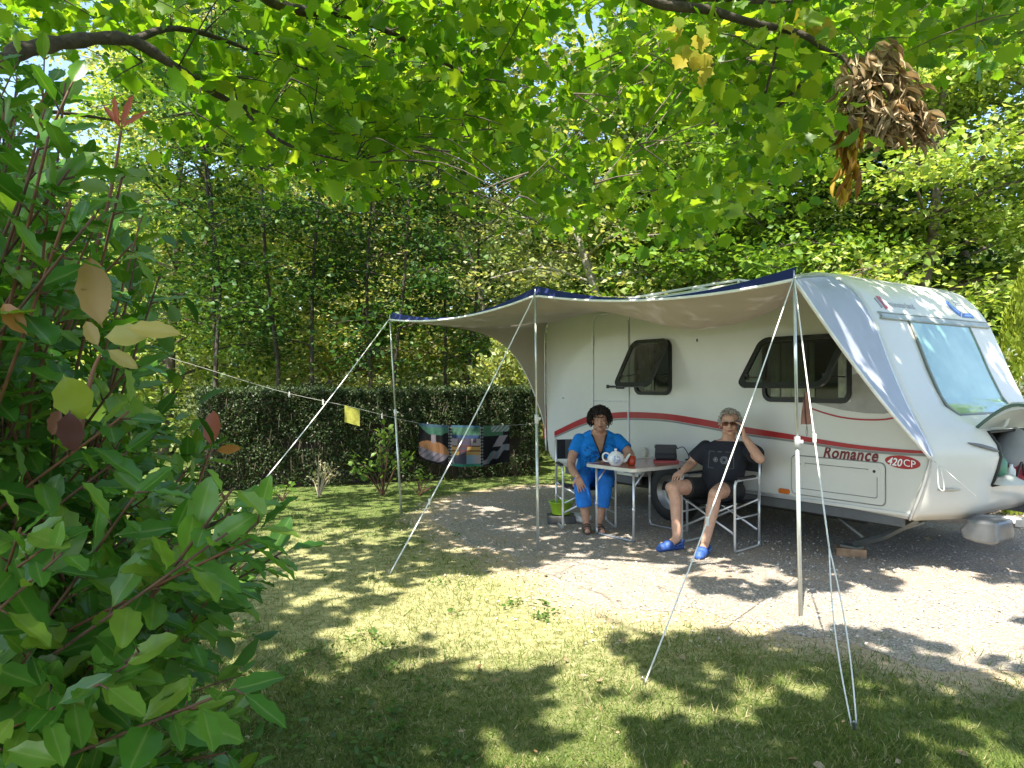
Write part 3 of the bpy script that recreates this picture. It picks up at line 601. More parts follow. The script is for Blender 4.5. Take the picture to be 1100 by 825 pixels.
# poles
POLE=plain('pole_steel',(.52,.55,.52),.32,.55,.08,20)
names=['thin grey awning pole at the far left corner of the canopy','grey awning pole standing left of the seated woman','grey awning pole standing in front of the large side window']
for a,c,l in zip(PB,PT,names):
    t=thing('awning_pole',l,'pole',a,0,'awning poles'); top=c-a; ax=top.normalized()
    b=MB(); b.tube([(0,0,0),top*.52],.0135,10); b.build('lower_tube',POLE,t)
    b=MB(); b.tube([top*.5,top*1.0],.0105,10); b.build('upper_tube',POLE,t)
    b=MB(); b.tube([top*.5,top*.535],.019,10); b.box(top*.52+Vector((.022,0,0)),(.03,.012,.02)); b.build('clamp',plain('clamp_white',(.6,.6,.58),.5),t)
    b=MB(); b.tube([top,top*1.0+ax*.06],.005,6); b.build('spike',TRIM,t)
# guy lines
ROPE=plain('guy_rope',(.72,.72,.68),.7,0,.1,40,.3,500)
def guy(top,peg,label,r=.006,dbl=None,strap=False,slide=.6):
    t=thing('guy_rope',label,'rope',peg,0,'awning guy ropes'); b=MB(); d=top-peg
    def pt(k): return d*k-Vector((0,0,.05*math.sin(PI*k)))
    lo=dbl or 0
    if strap: b.tube([pt(k) for k in np.linspace(.0,1,14)],r*1.7,6,flat=.35)
    else: b.tube([pt(k) for k in np.linspace(lo,1,14)],r,6)
    if dbl:
        for s in (-1,1): b.tube([pt(k)+Vector((s*.022*math.sin(PI*min(1,(k/dbl)))+s*.010*(1-k/dbl),0,0)) for k in np.linspace(0,dbl,10)],r*.8,6)
    b.build('cord',ROPE,t)
    b=MB(); b.box(pt(slide),(.016,.02,.05)); b.build('slider',plain('slider_white',(.75,.75,.72),.5),t,.003)
    b=MB(); b.tube([(.012,.02,-.12),(-.004,-.01,.03),(-.012,-.02,.045),(-.016,-.012,.03)],.006,6); b.build('peg',GALV,t)
guy(PT[0]+V(0,0,.02),G(236,572),'white guy strap from the far left canopy corner past the hedge',.007,strap=True,slide=.2)
guy(PT[1]+V(0,0,.02),G(418,617),'white guy rope slanting to the lawn in front of the patterned towel',.006,strap=True,slide=.25)
guy(PT[2]+V(0,0,.02),G(692,735),'white guy rope passing in front of the seated man',.0045,slide=.36)
guy(PT[2]+V(0,0,.02),G(918,783),'white doubled guy rope nearest the camera, right of the front pole',.0045,dbl=.33,slide=.57)
b=MB(); u,z=UZ(868,440,-.9); b.grid(lambda s,t:Vector((.0+.036*(2*s-1)*(.45+.55*(1-t)),.006*math.sin(5*t),.20*t-.2)),4,8); b.grid(lambda s,t:Vector((.0+.036*(1-2*s)*(.45+.55*(1-t)),.006*math.sin(5*t)+.01,.20*t-.2)),4,8)
b.tube([(0,.005,-.2),(.006,.004,-.25),(.0,.004,-.275),(-.006,.004,-.25),(0,.005,-.21)],.0018,4); b.tube([(0,.005,0),(0,.005,.03)],.003,5)
o=b.build('hanging_cloth',plain('brown_cloth',(.05,.020,.010),.85,0,.3,20)); o.location=P(867,421,4.62); tag(o,'small brown cloth tag hanging from the guy rope by the window','cloth')
b=MB(); b.tube(spline([CW(4.95,-.03,.93),CW(5.0,.0,.86),CW(5.02,.02,.70),CW(5.0,-.02,.72),CW(4.99,-.02,.90)],5),.0045,5); b.tube([CW(4.97,-.03,.92),CW(5.2,.12,.66)],.003,5); o=b.build('cord_loop',ROPE); tag(o,'loose tie cord hanging at the front end of the awning edge','cord')
# ------------------------------------------------------------------ chairs, table, people
ALU=plain('chair_aluminium',(.66,.67,.68),.3,.55,.05); CANV=plain('black_canvas',(.02,.02,.022),.8,0,.2,30,.2,500)
def chair(loc,rz,label):              # local: x to the sitter's left as seen from the front, front at -y
    t=thing('camping_chair',label,'chair',loc,rz,'folding director chairs')
    w=.275
    for s in (-1,1):
        b=MB(); x=s*w
        b.tube(spline([(x,-.21,.012),(x,-.21,.30),(x,-.21,.56),(x,-.195,.615),(x,-.15,.635),(x,.16,.635),(x,.20,.62),(x,.215,.57)],4),.0125,8)
        b.tube([(x,.215,.57),(x,.215,.012)],.0125,8); b.tube(spline([(x,-.21,.05),(x,-.20,.022),(x,-.16,.014),(x,.16,.014),(x,.20,.022),(x,.215,.05)],4),.011,8)
        b.tube([(x,-.21,.30),(x,.215,.30)],.009,6); b.build('side_frame',ALU,t)
        b=MB(); b.box((x,.0,.652),(.042,.27,.022)); b.build('armrest',BLACK,t,.008)
        b=MB(); b.tube([(x,.205,.42),(x,.235,.90)],.0115,8); b.build('back_post',ALU,t)
    for y in (-.19,.19):
        b=MB(); b.tube([(-w,y,.16),(w,y+.012,.435)],.0105,8); b.tube([(w,y-.012,.16),(-w,y-.012,.435)],.0105,8); b.build('cross_brace',ALU,t)
    b=MB(); f=lambda s,q,o=0:(w*(2*s-1)*.96,-.215+.42*q,.44-.035*math.sin(PI*s)+o); b.grid(lambda s,q:f(s,q),10,4); b.grid(lambda s,q:f(1-s,q,-.006),10,4); b.build('seat',CANV,t)
    b=MB(); f=lambda s,q,o=0:(w*(2*s-1)*1.04,.226+.012*q+.035*math.sin(PI*s)+o,.68+.21*q); b.grid(lambda s,q:f(1-s,q),12,3); b.grid(lambda s,q:f(s,q,.012),12,3)
    for q in (0,1): b.grid(lambda s,k:f(s,q,.012*k),12,1)
    for s in (0,1): b.grid(lambda q,k:f(s,q,.012*k),3,1)
    bk=b.build('backrest',CANV,t)
    b=MB(); b.grid(lambda s,q:(w*(-.62+.3*s),.222+.012*q+.035*math.sin(PI*(.19+.15*s))-.004,.68+.21*q),4,3); b.build('grey_strip',plain('grey_mesh',(.10,.105,.11),.7),bk)
    return t
chair((.775,7.82,.006),.10,'folding aluminium chair with black fabric under the woman in blue')
chair((1.93,6.86,.006),math.atan2(.68,.73)-R(90)-0,'folding aluminium chair with black fabric under the man on the phone')
# table
tb=Vector((1.30,7.385,.006)); tr=math.atan2(-.54,.41)          # local x along the short edge A->B
t=thing('camping_table','folding camping table with reddish top and white metal legs','table',tb,tr)
tm_,nt,out=newmat('table_laminate'); bb=node(nt,'ShaderNodeBsdfPrincipled',Roughness=.22); nt.links.new(ramp(nt,noise(nt,25,5),[(.35,(.30,.12,.075)),(.65,(.42,.19,.12))]),bb.inputs['Base Color']); nt.links.new(bb.outputs[0],out.inputs[0])
HX,HY=.33,.475
b=MB(); b.prism(rrect(-HX,-HY,HX,HY,.07),lambda a,c,h:(a,c,h),.688,.703); b.build('tabletop',tm_,t)
b=MB(); b.ring(rrect(-HX-.008,-HY-.008,HX+.008,HY+.008,.075),rrect(-HX+.004,-HY+.004,HX-.004,HY-.004,.066),lambda a,c,h:(a,c,h),.674,.706); b.build('edge_trim',plain('table_edge',(.60,.58,.54),.35,.2),t)
for s in (-1,1):
    y=s*(HY-.09)
    for x in (-.25,.25):
        b=MB(); b.tube([(x,y,.012),(x,y,.685)],.0125,8); b.tube([(x,y,.29),(x,y,.33)],.016,8); b.build('leg',ALU,t)
    b=MB(); b.tube(spline([(-.25,y,.07),(-.235,y,.025),(-.19,y,.014),(.19,y,.014),(.235,y,.025),(.25,y,.07)],4),.012,8); b.build('foot_bar',GALV,t)
    for x in (-.25,.25): b=MB(); b.tube([(x,y,.52),(x,y-s*.17,.68)],.008,6); b.build('leg_brace',ALU,t)
# teapot
tp=thing('teapot','white porcelain teapot with blue pattern on the camping table','teapot',(1.005,7.16,.712),-.02)
m,nt,out=newmat('porcelain'); bb=node(nt,'ShaderNodeBsdfPrincipled',Roughness=.12); tc=nt.nodes.new('ShaderNodeTexCoord')
vm=nt.nodes.new('ShaderNodeVectorMath'); vm.operation='DISTANCE'; nt.links.new(tc.outputs['Object'],vm.inputs[0]); vm.inputs[1].default_value=(.0,-.085,.062)
d_=ramp(nt,vm.outputs['Value'],[(.035,(1,1,1)),(.052,(0,0,0))]); n_=ramp(nt,noise(nt,130,3),[(.44,(0,0,0)),(.56,(1,1,1))])
nt.links.new(mix(nt,mix(nt,1.0,d_,n_,'MULTIPLY'),(.78,.78,.79),(.10,.19,.48)),bb.inputs['Base Color']); nt.links.new(bb.outputs[0],out.inputs[0]); PORC=m
b=MB(); b.lathe([(0,.002),(.048,.0),(.05,.006),(.068,.025),(.082,.055),(.080,.085),(.062,.112),(.045,.122)],26); b.build('pot_body',PORC,tp)
b=MB(); b.lathe([(.050,.119),(.050,.124),(.035,.134),(.012,.139),(.010,.146),(.016,.153),(.012,.162),(0,.164)],20); b.build('lid',PORC,tp)
b=MB(); b.tube(spline([(.07,0,.04),(.10,0,.055),(.118,0,.085),(.138,0,.112)],5),[.020]*6+[.014]*6+[.010]*4,10); b.build('spout',PORC,tp)
b=MB(); b.tube(spline([(-.062,0,.105),(-.095,0,.122),(-.122,0,.105),(-.125,0,.07),(-.105,0,.042),(-.072,0,.04)],5),.008,8); b.build('handle',PORC,tp)
b=MB(); b.lathe([(0,0),(.032,0),(.036,.005),(.042,.082),(.039,.082),(.032,.012),(0,.01)],18); o=b.build('red_cup',plain('red_plastic',(.45,.05,.02),.25)); o.location=(1.165,7.20,.713); tag(o,'orange red cup on the table beside the teapot spout','cup')
bg_=thing('camera_bag','black soft bag lying on a red book on the table','bag',(1.56,7.50,.733),-.15)
b=MB(); b.box((0,0,.068),(.22,.13,.135),taper=.92); b.build('bag_body',plain('black_nylon',(.018,.018,.022),.6,0,.2,20,.3,300),bg_,.022)
b=MB(); b.box((0,-.008,.135),(.23,.15,.03),taper=.9); b.box((0,-.072,.10),(.20,.012,.07)); b.build('flap',plain('black_flap',(.022,.022,.027),.5),bg_,.008)
b=MB(); b.tube(spline([(.11,0,.11),(.17,.0,.13),(.21,-.01,.08),(.23,-.03,.02),(.19,-.05,.004)],5),.012,6,flat=.4); b.build('strap',BLACK,bg_)
b=MB(); b.box((0,0,0),(.25,.17,.025)); o=b.build('red_book',plain('red_cover',(.32,.03,.035),.4),None,.003); o.location=(1.56,7.49,.7195); o.rotation_euler=(0,0,-.15); tag(o,'closed red book under the black bag on the table','book')
b=MB(); b.lathe([(0,0),(.095,0),(.10,.006),(.125,.125),(.137,.127),(.137,.135),(.12,.133),(.095,.012),(0,.01)],24); o=b.build('bucket',plain('lime_plastic',(.33,.55,.03),.35)); o.location=(.53,7.98,.10); tag(o,'lime green plastic bowl under the woman\'s chair','bowl'); o.name='bowl'
b=MB(); b.box((0,0,.04),(.30,.22,.085)); o=b.build('crate',plain('dark_crate',(.06,.06,.06),.6),None,.01); o.location=(.53,7.98,.008); tag(o,'low dark crate carrying the lime green bowl','crate')
b=MB()
for k in range(2):
    b.tube(spline([(.14*k,.10,.04),(.14*k,.0,.05),(.14*k+.01,-.10,.035),(.14*k+.01,-.15,.03)],4),[.035]*5+[.045]*4+[.04,.036,.03,.02],8,flat=.9)
o=b.build('trainers',plain('white_leather',(.68,.68,.66),.6,0,.2,30)); o.location=(.66,7.95,.012); o.rotation_euler=(0,0,1.15); tag(o,'pair of white trainers on the gravel under the woman\'s chair','shoes')
# ---- figures
def rings(b, secs, n=20):             # closed elliptic loft: (centre, xvec, yvec)
    vs=[]; 
    for c,x,y in secs:
        for k in range(n):
            a=2*PI*k/n; vs.append(Vector(c)+Vector(x)*math.cos(a)+Vector(y)*math.sin(a))
    N=len(secs); fs=[(i*n+k,i*n+(k+1)%n,(i+1)*n+(k+1)%n,(i+1)*n+k) for i in range(N-1) for k in range(n)]+[tuple(range(n))[::-1],tuple((N-1)*n+k for k in range(n))]
    b.add(vs,fs,0,True)
def limb(b, pts, rs, n=6):            # tapered rounded limb through joints
    q=spline(pts,n); rr_=[]
    for i in range(len(q)):
        f=i/n; k=min(len(rs)-2,int(f)); t=f-k; rr_.append(rs[k]*(1-t)+rs[k+1]*t)
    b.tube(q,rr_,14); b.sphere(q[0],rr_[0]*.99); b.sphere(q[-1],rr_[-1]*.99)
def fuse(b,vox,sm=6,name='body'):
    me=b.mesh(name); me=bake(me,('REMESH',dict(mode='VOXEL',voxel_size=vox,use_smooth_shade=True)),('SMOOTH',dict(factor=.5,iterations=sm))); me.name=name; return me
def headprims(b,c,M,female):
    H=lambda x,y,z:Vector(c)+M@Vector((x,y,z))          # x face-left(viewer right), y toward face, z up
    b.sphere(H(0,-.012,.032),(.076,.094,.090),M); b.sphere(H(0,.030,-.030),(.060,.062,.078),M); b.sphere(H(0,.052,-.088),(.030,.030,.026),M)
    for s in (-1,1):
        b.sphere(H(s*.036,.060,-.028),(.026,.026,.026),M); b.sphere(H(s*.050,.015,-.070),(.024,.035,.026),M)
        b.sphere(H(s*.079,-.005,-.008),(.012,.022,.032),M); b.sphere(H(s*.030,.078,.022),(.022,.014,.010),M)
    b.tube([H(0,.084,.016),H(0,.098,-.008),H(0,.108,-.026)],[.010,.012,.017],10); b.sphere(H(0,.104,-.030),.016); 
    for s in (-1,1): b.sphere(H(s*.013,.094,-.032),.011)
    b.sphere(H(0,.082,-.058),(.027,.014,.012),M); b.sphere(H(0,.078,-.068),(.023,.014,.010),M); b.sphere(H(0,.074,.045),(.052,.022,.035),M)
    return H
def handprims(b,wrist,dirn,palmn,thumbside,curl,sc=1.0,spread=.18):
    """palm then five separate bent fingers; dirn along the hand, palmn out of the palm side"""
    d=Vector(dirn).normalized(); n=Vector(palmn); n=(n-d*n.dot(d)).normalized(); x=d.cross(n)*thumbside  # x to the thumb side
    w=Vector(wrist); s=sc
    rings(b,[(w,x*.024*s,n*.020*s),(w+d*.03*s,x*.034*s,n*.018*s),(w+d*.07*s,x*.041*s,n*.016*s),(w+d*.095*s,x*.040*s,n*.013*s)],14)
    for k,(off,L,r) in enumerate(((.032,.070,.0084),(.011,.080,.0088),(-.011,.074,.0084),(-.032,.058,.0076))):
        p=w+d*.088*s+x*off*s; dd=(d+x*off*spread*26).normalized(); a=0; pts=[p-d*.02*s,p]
        for seg,ang in ((.42,curl*.5),(.32,curl),(.26,curl*.9)):
            a+=ang; p=p+(dd*math.cos(a)+n*math.sin(a))*L*seg*s; pts.append(p)
        b.tube(pts,[r*s*1.05,r*s*1.08,r*s,r*s*.92,r*s*.75],10); b.sphere(pts[-1],r*s*.75)
    p=w+d*.025*s+x*.030*s; a=(x*.75+d*.65+n*.25).normalized(); e=p+a*.045*s; e2=e+(d*.85+x*.25+n*.35).normalized()*.032*s
    b.tube([p-x*.012*s,p,e,e2],[.015*s,.0145*s,.0115*s,.009*s],10); b.sphere(e2,.009*s)
SKIN=plain('tanned_skin',(.46,.25,.165),.5,0,.14,28,.15,220,.4); SKIN2=plain('fair_skin',(.52,.30,.205),.5,0,.12,26,.15,220,.4)
EYE=plain('eye_dark',(.02,.015,.012),.2); EYEW=plain('eye_white',(.5,.48,.45),.3); LIP=plain('lips',(.30,.085,.075),.45)
def HM(f,tilt=0):
    y=Vector(f).normalized(); x=y.cross(Vector((0,0,1))).normalized(); z=x.cross(y)
    M=Matrix((x,y,z)).transposed(); return M@Matrix.Rotation(tilt,3,'Y')
def facebits(H,M,par,brow):
    for s in (-1,1): b=MB(); b.sphere(H(s*.030,.080,.006),(.0125,.006,.0055),M,12,7,0); b.sphere(H(s*.030,.0835,.006),(.0055,.004,.0052),M,10,6,1); b.build('eye',[EYEW,EYE],par)
    b=MB(); b.tube([H(-.024,.090,-.061),H(-.01,.097,-.058),H(0,.0975,-.0595),H(.01,.097,-.058),H(.024,.090,-.061)],[.0025,.0045,.0045,.0045,.0025],6,flat=.8); b.tube([H(-.02,.089,-.066),H(0,.094,-.068),H(.02,.089,-.066)],[.002,.005,.002],6,flat=.8); b.build('lips',LIP,par)
    for s in (-1,1): b=MB(); b.tube([H(s*.014,.092,.027),H(s*.030,.092,.033),H(s*.048,.082,.028)],[.003,.004,.002],6); b.build('eyebrow',brow,par)
def hairmass(H,M,n,length,curl,keep,scale,seed,r=.0045):
    rg=np.random.default_rng(seed); b=MB()
    for _ in range(n):
        for _try in range(60):
            d=rg.normal(size=3); d/=np.linalg.norm(d)
            if keep(d): break
        base=Vector((d[0]*.079*scale,-.012+d[1]*.097*scale,.032+d[2]*.093*scale)); out=Vector(d); tg=Vector(rg.normal(size=3)); tg=(tg-out*tg.dot(out)).normalized(); t2=out.cross(tg); pts=[]
        L=length*(.5+1.0*rg.random()**1.5)
        for k in range(7):
            f=k/6; a=f*curl; pts.append(H(*(base+out*L*f*.55+tg*(L*.35*math.sin(a))+t2*(L*.35*(1-math.cos(a)))+Vector((0,0,-.25*L*f*f)))))
        b.tube(pts,[r,r*1.2,r*1.2,r*1.1,r,r*.8,r*.5],5)
    return b
# ---------------- woman
wo=thing('person','woman with dark curly hair in a bright blue outfit seated at the table','person',(.85,7.75,0))
wo_off=Vector((.85,7.75,0)); L_=lambda *p:Vector(p)-wo_off
hc=L_(.925,7.79,1.115); M=HM((-.05,-1,.02),0.0)
def arms(b,inf=0.0,upto=9):
    limb(b,[L_(.715,7.84,.905),L_(.65,7.77,.78),L_(.61,7.69,.665)][:upto],[.062+inf,.053+inf,.044+inf])
    if upto>3: limb(b,[L_(.61,7.69,.665),L_(.625,7.54,.61),L_(.655,7.395,.575)],[.043,.041,.029])
    limb(b,[L_(1.115,7.84,.905),L_(1.19,7.74,.82),L_(1.225,7.62,.757)][:upto],[.062+inf,.053+inf,.044+inf])
    if upto>3: limb(b,[L_(1.225,7.62,.757),L_(1.15,7.53,.748),L_(1.045,7.45,.744)],[.043,.041,.029])
def torso_w(b,i=0.0,lo=0):
    secs=[((.89,7.90,.43),.20,.14),((.89,7.90,.52),.215,.155),((.89,7.87,.62),.195,.155),((.90,7.83,.72),.185,.150),((.91,7.81,.80),.195,.150),((.915,7.83,.87),.205,.125),((.915,7.845,.925),.185,.095),((.915,7.85,.965),.12,.07),((.918,7.845,.995),.062,.055)]
    rings(b,[(L_(*c),V(x+i,0.0,0),V(0,y+i,0)) for c,x,y in secs[lo:]],24)
    for s in (-1,1): b.sphere(L_(.912+s*.085,7.715,.79),(.085+i,.065+i,.075+i))
b=MB(); torso_w(b); arms(b)
limb(b,[L_(.918,7.845,.95),L_(.92,7.82,1.01),L_(.922,7.80,1.05)],[.060,.057,.058]); limb(b,[L_(.83,7.845,.945),L_(.918,7.84,.985),L_(1.005,7.845,.945)],[.05,.055,.05]); H=headprims(b,hc,M,True)
for hp,kn,an,toe in (((.79,7.86,.50),(.70,7.50,.515),(.755,7.50,.085),(.75,7.35,.035)),((1.0,7.88,.50),(.945,7.49,.515),(.875,7.48,.085),(.895,7.33,.035))):
    limb(b,[L_(*hp),L_((hp[0]+kn[0])/2,(hp[1]+kn[1])/2,.52),L_(*kn)],[.105,.088,.064]); m_=[(kn[k]*.6+an[k]*.4) for k in range(3)]; limb(b,[L_(*kn),L_(m_[0],m_[1]+.02,m_[2]),L_(*an)],[.062,.056,.034])
    limb(b,[L_(an[0],an[1]+.03,.045),L_(*toe)],[.034,.030])
handprims(b,L_(.655,7.395,.575),(.32,-.10,-.92),(.15,.95,-.2),-1,.25,1.0)
handprims(b,L_(1.045,7.45,.744),(-1,-.18,-.06),(0,0,-1),1,.22,.95)
link('body',fuse(b,.0042,4),SKIN,wo)
HAIRB=plain('black_hair',(.014,.008,.006),.75,0,.3,40); facebits(H,M,wo,HAIRB)
keepw=lambda d:(d[1]<.62 or d[2]>.52) and d[2]>-.34+.5*max(0,d[1]) and not(d[1]>.30 and d[2]<.28)
b=hairmass(H,M,950,.068,5.0,keepw,1.0,3,.0046); b.sphere(H(0,-.028,.042),(.083,.088,.090),M); b.sphere(H(0,-.05,.0),(.084,.066,.06),M)
link('hair',b.mesh('hair'),HAIRB,wo)
# shirt with v-neck
b=MB(); torso_w(b,.014,1)
for sh,el in (((.715,7.84,.905),(.652,7.775,.775)),((1.115,7.84,.905),(1.195,7.735,.815))): 
    a_=L_(*sh); e_=L_(*el); b.sphere(a_,.073); b.tube([a_,a_.lerp(e_,.5),e_],[.073,.073,.073],14)
limb(b,[L_(.80,7.845,.935),L_(.918,7.84,.975),L_(1.035,7.845,.935)],[.062,.066,.062]); me=fuse(b,.0075,5,'shirt')
import bmesh
bm=bmesh.new(); bm.from_mesh(me); cx,cz=.917-wo_off.x,.0
def inV(p): return p.y<.03 and p.z>.755 and abs(p.x-cx)<(p.z-.755)*.36+.0 
kill=[v_ for v_ in bm.verts if inV(v_.co) or (v_.co.z>.975 and abs(v_.co.x-cx)<.085) or (v_.co.z>.97 and v_.co.y<.06 and abs(v_.co.x-cx)<.085)]; bmesh.ops.delete(bm,geom=kill,context='VERTS'); bm.to_mesh(me); bm.free()
vv=verts(me); base=np.tile([.008,.20,.62],(len(vv),1)); nz=vnoise(vv[:,0]+3,vv[:,2],55)+.6*vnoise(vv[:,0]+8,vv[:,2]+5,110)
fr=(vv[:,1]<.02)&(np.abs(vv[:,0]-cx)<.17)&(vv[:,2]<.86)
base[fr&(nz>.88)]=(.008,.08,.28); r_=np.hypot(vv[:,0]-cx,(vv[:,2]-.725)); base[(vv[:,1]<0)&(r_<.05)&(nz>.62)]=(.10,.09,.05); base[(vv[:,1]<0)&(r_<.022)]=(.02,.02,.025)
setcol(me,base); link('shirt',me,attrmat('blue_jersey',.75,.9,22),wo)
def onfront(x,z,off): # trace the shirt front
    d=(np.abs(vv[:,0]-x)+np.abs(vv[:,2]-z))+np.where(vv[:,1]<.05,0,9); i=int(np.argmin(d)); return Vector((x,float(vv[i,1])-off,z))
b=MB()
for s in (-1,1): b.tube([onfront(cx+s*(q-.755)*.36,q,.004) for q in np.linspace(.75,.965,12)],.0125,8,flat=.6)
b.build('collar_trim',plain('black_trim',(.012,.012,.014),.6),wo)
b=MB()
rings(b,[(L_(.89,7.90,.42),V(.20,0,0),V(0,.14,0)),(L_(.89,7.90,.52),V(.228,0,0),V(0,.165,0)),(L_(.89,7.87,.64),V(.20,0,0),V(0,.16,0))],24)
for hp,kn,an in (((.79,7.86,.50),(.70,7.50,.515),(.755,7.50,.085)),((1.0,7.88,.50),(.945,7.49,.515),(.875,7.48,.085))):
    limb(b,[L_(*hp),L_((hp[0]+kn[0])/2,(hp[1]+kn[1])/2,.52),L_(*kn)],[.120,.102,.084]); k1=Vector(kn).lerp(Vector(an),.33); k2=Vector(kn).lerp(Vector(an),.60); b.tube([L_(*kn),L_(*k1),L_(*k2)],[.080,.082,.076],16)
link('trousers',fuse(b,.0075,5,'trousers'),plain('blue_cotton',(.010,.17,.60),.8,0,.14,14,.9,20),wo)
SAND=plain('brown_leather',(.06,.045,.035),.55)
for an,toe in (((.755,7.50,.085),(.75,7.35,.035)),((.875,7.48,.085),(.895,7.33,.035))):
    a_=L_(an[0],an[1]+.045,.018); e_=L_(toe[0],toe[1]-.035,.016); d=(e_-a_); x=Vector((-d.y,d.x,0)).normalized(); b=MB()
    rings(b,[(a_+Vector((0,0,.0)),x*.028,V(0,0,.010)),(a_+d*.3,x*.034,V(0,0,.012)),(a_+d*.7,x*.045,V(0,0,.012)),(a_+d,x*.028,V(0,0,.010))],14)
    for f,h in ((.35,.072),(.62,.060),(.85,.042)):
        p=a_+d*f; b.tube(spline([p+x*.040,p+x*.036+V(0,0,h*.7),p+V(0,0,h),p-x*.036+V(0,0,h*.7),p-x*.040],4),.011,6,flat=.5)
    b.build('sandal',SAND,wo)
# ---------------- man
ma=thing('person','grey haired man in dark t-shirt and shorts holding a phone to his ear','person',(1.95,6.9,0)); mo=Vector((1.95,6.9,0)); L2=lambda *p:Vector(p)-mo
tx=Vector((.78,-.50,0)).normalized(); ty=Vector((.50,.78,0)).normalized()     # across the chest, through the chest
mh=L2(2.025,6.86,1.135); M2=HM((-.36,-.93,-.02),.04)
def torso_m(b,i=0,lo=0):
    secs=[((1.97,6.99,.43),.175,.13),((1.97,6.98,.52),.185,.145),((1.985,6.965,.62),.180,.160),((1.995,6.95,.72),.182,.155),((2.005,6.94,.81),.197,.140),((2.015,6.935,.88),.202,.120),((2.02,6.93,.93),.180,.090),((2.022,6.925,.965),.12,.075),((2.025,6.92,.99),.068,.062)]
    rings(b,[(L2(*c),tx*(x+i),ty*(y+i)) for c,x,y in secs[lo:]],24)
RS,RE,RW=(1.845,7.04,.905),(1.715,7.08,.735),(1.605,6.92,.692)
LS,LE,LW=(2.195,6.83,.905),(2.205,6.58,.835),(2.105,6.70,1.02)
legs=(((1.86,7.04,.50),(1.475,6.79,.545),(1.485,6.67,.10),(-.90,-.44)),((2.07,6.91,.50),(1.80,6.55,.525),(1.685,6.46,.10),(-.50,-.86)))
b=MB(); torso_m(b)
limb(b,[L2(2.022,6.925,.95),L2(2.024,6.90,1.02),L2(2.025,6.88,1.08)],[.064,.062,.062]); H2=headprims(b,mh,M2,False)
for a_,e_,w_ in ((RS,RE,RW),(LS,LE,LW)):
    limb(b,[L2(*a_),L2(*[(a_[k]+e_[k])/2 for k in range(3)]),L2(*e_)],[.062,.053,.045]); limb(b,[L2(*e_),L2(*[(e_[k]*.65+w_[k]*.35) for k in range(3)]),L2(*w_)],[.045,.044,.030])
for hp,kn,an,fd in legs:
    limb(b,[L2(*hp),L2((hp[0]+kn[0])/2,(hp[1]+kn[1])/2,.535),L2(*kn)],[.098,.080,.058]); dv=Vector((fd[0],fd[1],0))
    c_=Vector(kn).lerp(Vector(an),.33)-dv*.022; limb(b,[L2(*kn),L2(*c_),L2(*an)],[.058,.056,.036]); b.sphere(L2(*kn)+Vector((fd[0]*.02,fd[1]*.02,.004)),.052)
    limb(b,[L2(*an),L2(an[0]+fd[0]*.10,an[1]+fd[1]*.10,.05)],[.036,.034])
handprims(b,L2(*RW),(-.62,-.60,-.40),(-.1,-.2,-.95),-1,.32,1.05)
handprims(b,L2(*LW),(-.16,.10,1),(-.85,.25,.0),-1,.55,1.0)
link('body',fuse(b,.0042,4),SKIN2,ma)
HAIRG=plain('grey_hair',(.36,.33,.28),.7,0,.5,60); facebits(H2,M2,ma,HAIRG)
keepm=lambda d:(d[1]<.45 or d[2]>.60) and d[2]>-.35+.45*max(0,d[1]) and not(d[1]>.2 and d[2]<.40)
b=hairmass(H2,M2,520,.042,1.4,keepm,1.02,5,.0045); b.sphere(H2(0,-.024,.042),(.078,.090,.088),M2); link('hair',b.mesh('hair'),HAIRG,ma)
b=MB()
for s in (-1,1):
    pl=[H2(s*.033+.027*math.copysign(abs(math.cos(a))**.6,math.cos(a)),.101-.03*abs(s*.033+.027*math.cos(a)-s*.02)*.5,.004+.016*math.copysign(abs(math.sin(a))**.6,math.sin(a))) for a in np.linspace(0,2*PI,20)]
    b.tube(pl,.0028,6); b.tube([H2(s*.060,.098,.010),H2(s*.079,.06,.010),H2(s*.084,.0,.006)],.0028,6)
b.tube([H2(-.008,.104,.010),H2(.008,.104,.010)],.003,6); gl=b.build('glasses',plain('brown_frame',(.06,.02,.015),.3),ma)
LENS=glassmat('tinted_lens',(.68,.52,.44),.05,.0,1.3)
for s in (-1,1): b=MB(); b.prism([(s*.033+.025*math.cos(a),.004+.015*math.sin(a)) for a in np.linspace(0,2*PI,16,endpoint=False)],lambda a,c,h:H2(a,.099+h,c),0,.001); b.build('lens',LENS,gl)
b=MB(); torso_m(b,.016,1)
for a_,e_,k in ((RS,RE,.74),(LS,LE,.62)):
    p=L2(*a_)+V(0,0,-.008); q=p.lerp(L2(*e_),k); b.sphere(p,.070); b.tube([p,p.lerp(q,.5),q],[.071,.079,.086],14)
me=fuse(b,.0075,5,'tshirt'); bm=bmesh.new(); bm.from_mesh(me); bmesh.ops.delete(bm,geom=[v_ for v_ in bm.verts if v_.co.z>.972],context='VERTS'); bm.to_mesh(me); bm.free()
vv=verts(me); base=np.tile([.020,.022,.030],(len(vv),1)); cc=np.array(L2(1.995,6.95,.80)); rel=vv-cc; X_=rel@np.array(tx); Yd=rel@np.array(ty); Z_=rel[:,2]
gd=lambda d,w:np.abs(d)<w
fr=Yd<0; g_=np.array((.10,.105,.115))
for cx2,r0 in ((-.035,.018),(.045,.032),(.045,.02)): base[fr&gd(np.hypot(X_-cx2,Z_)-r0,.0045)]=g_*1.3
base[fr&(np.hypot(X_+.035,Z_)<.008)]=.35
sq=np.maximum(np.abs(X_-.01)/.115,np.abs(Z_)/.075); base[fr&gd(sq-1,.035)&(np.abs(X_)>.05)]=g_*.8; base[fr&gd(sq-1,.04)&(np.abs(X_)<.02)&(Z_>0)]=g_*1.2
setcol(me,base); link('tshirt',me,attrmat('dark_jersey',.8,.9,18),ma)
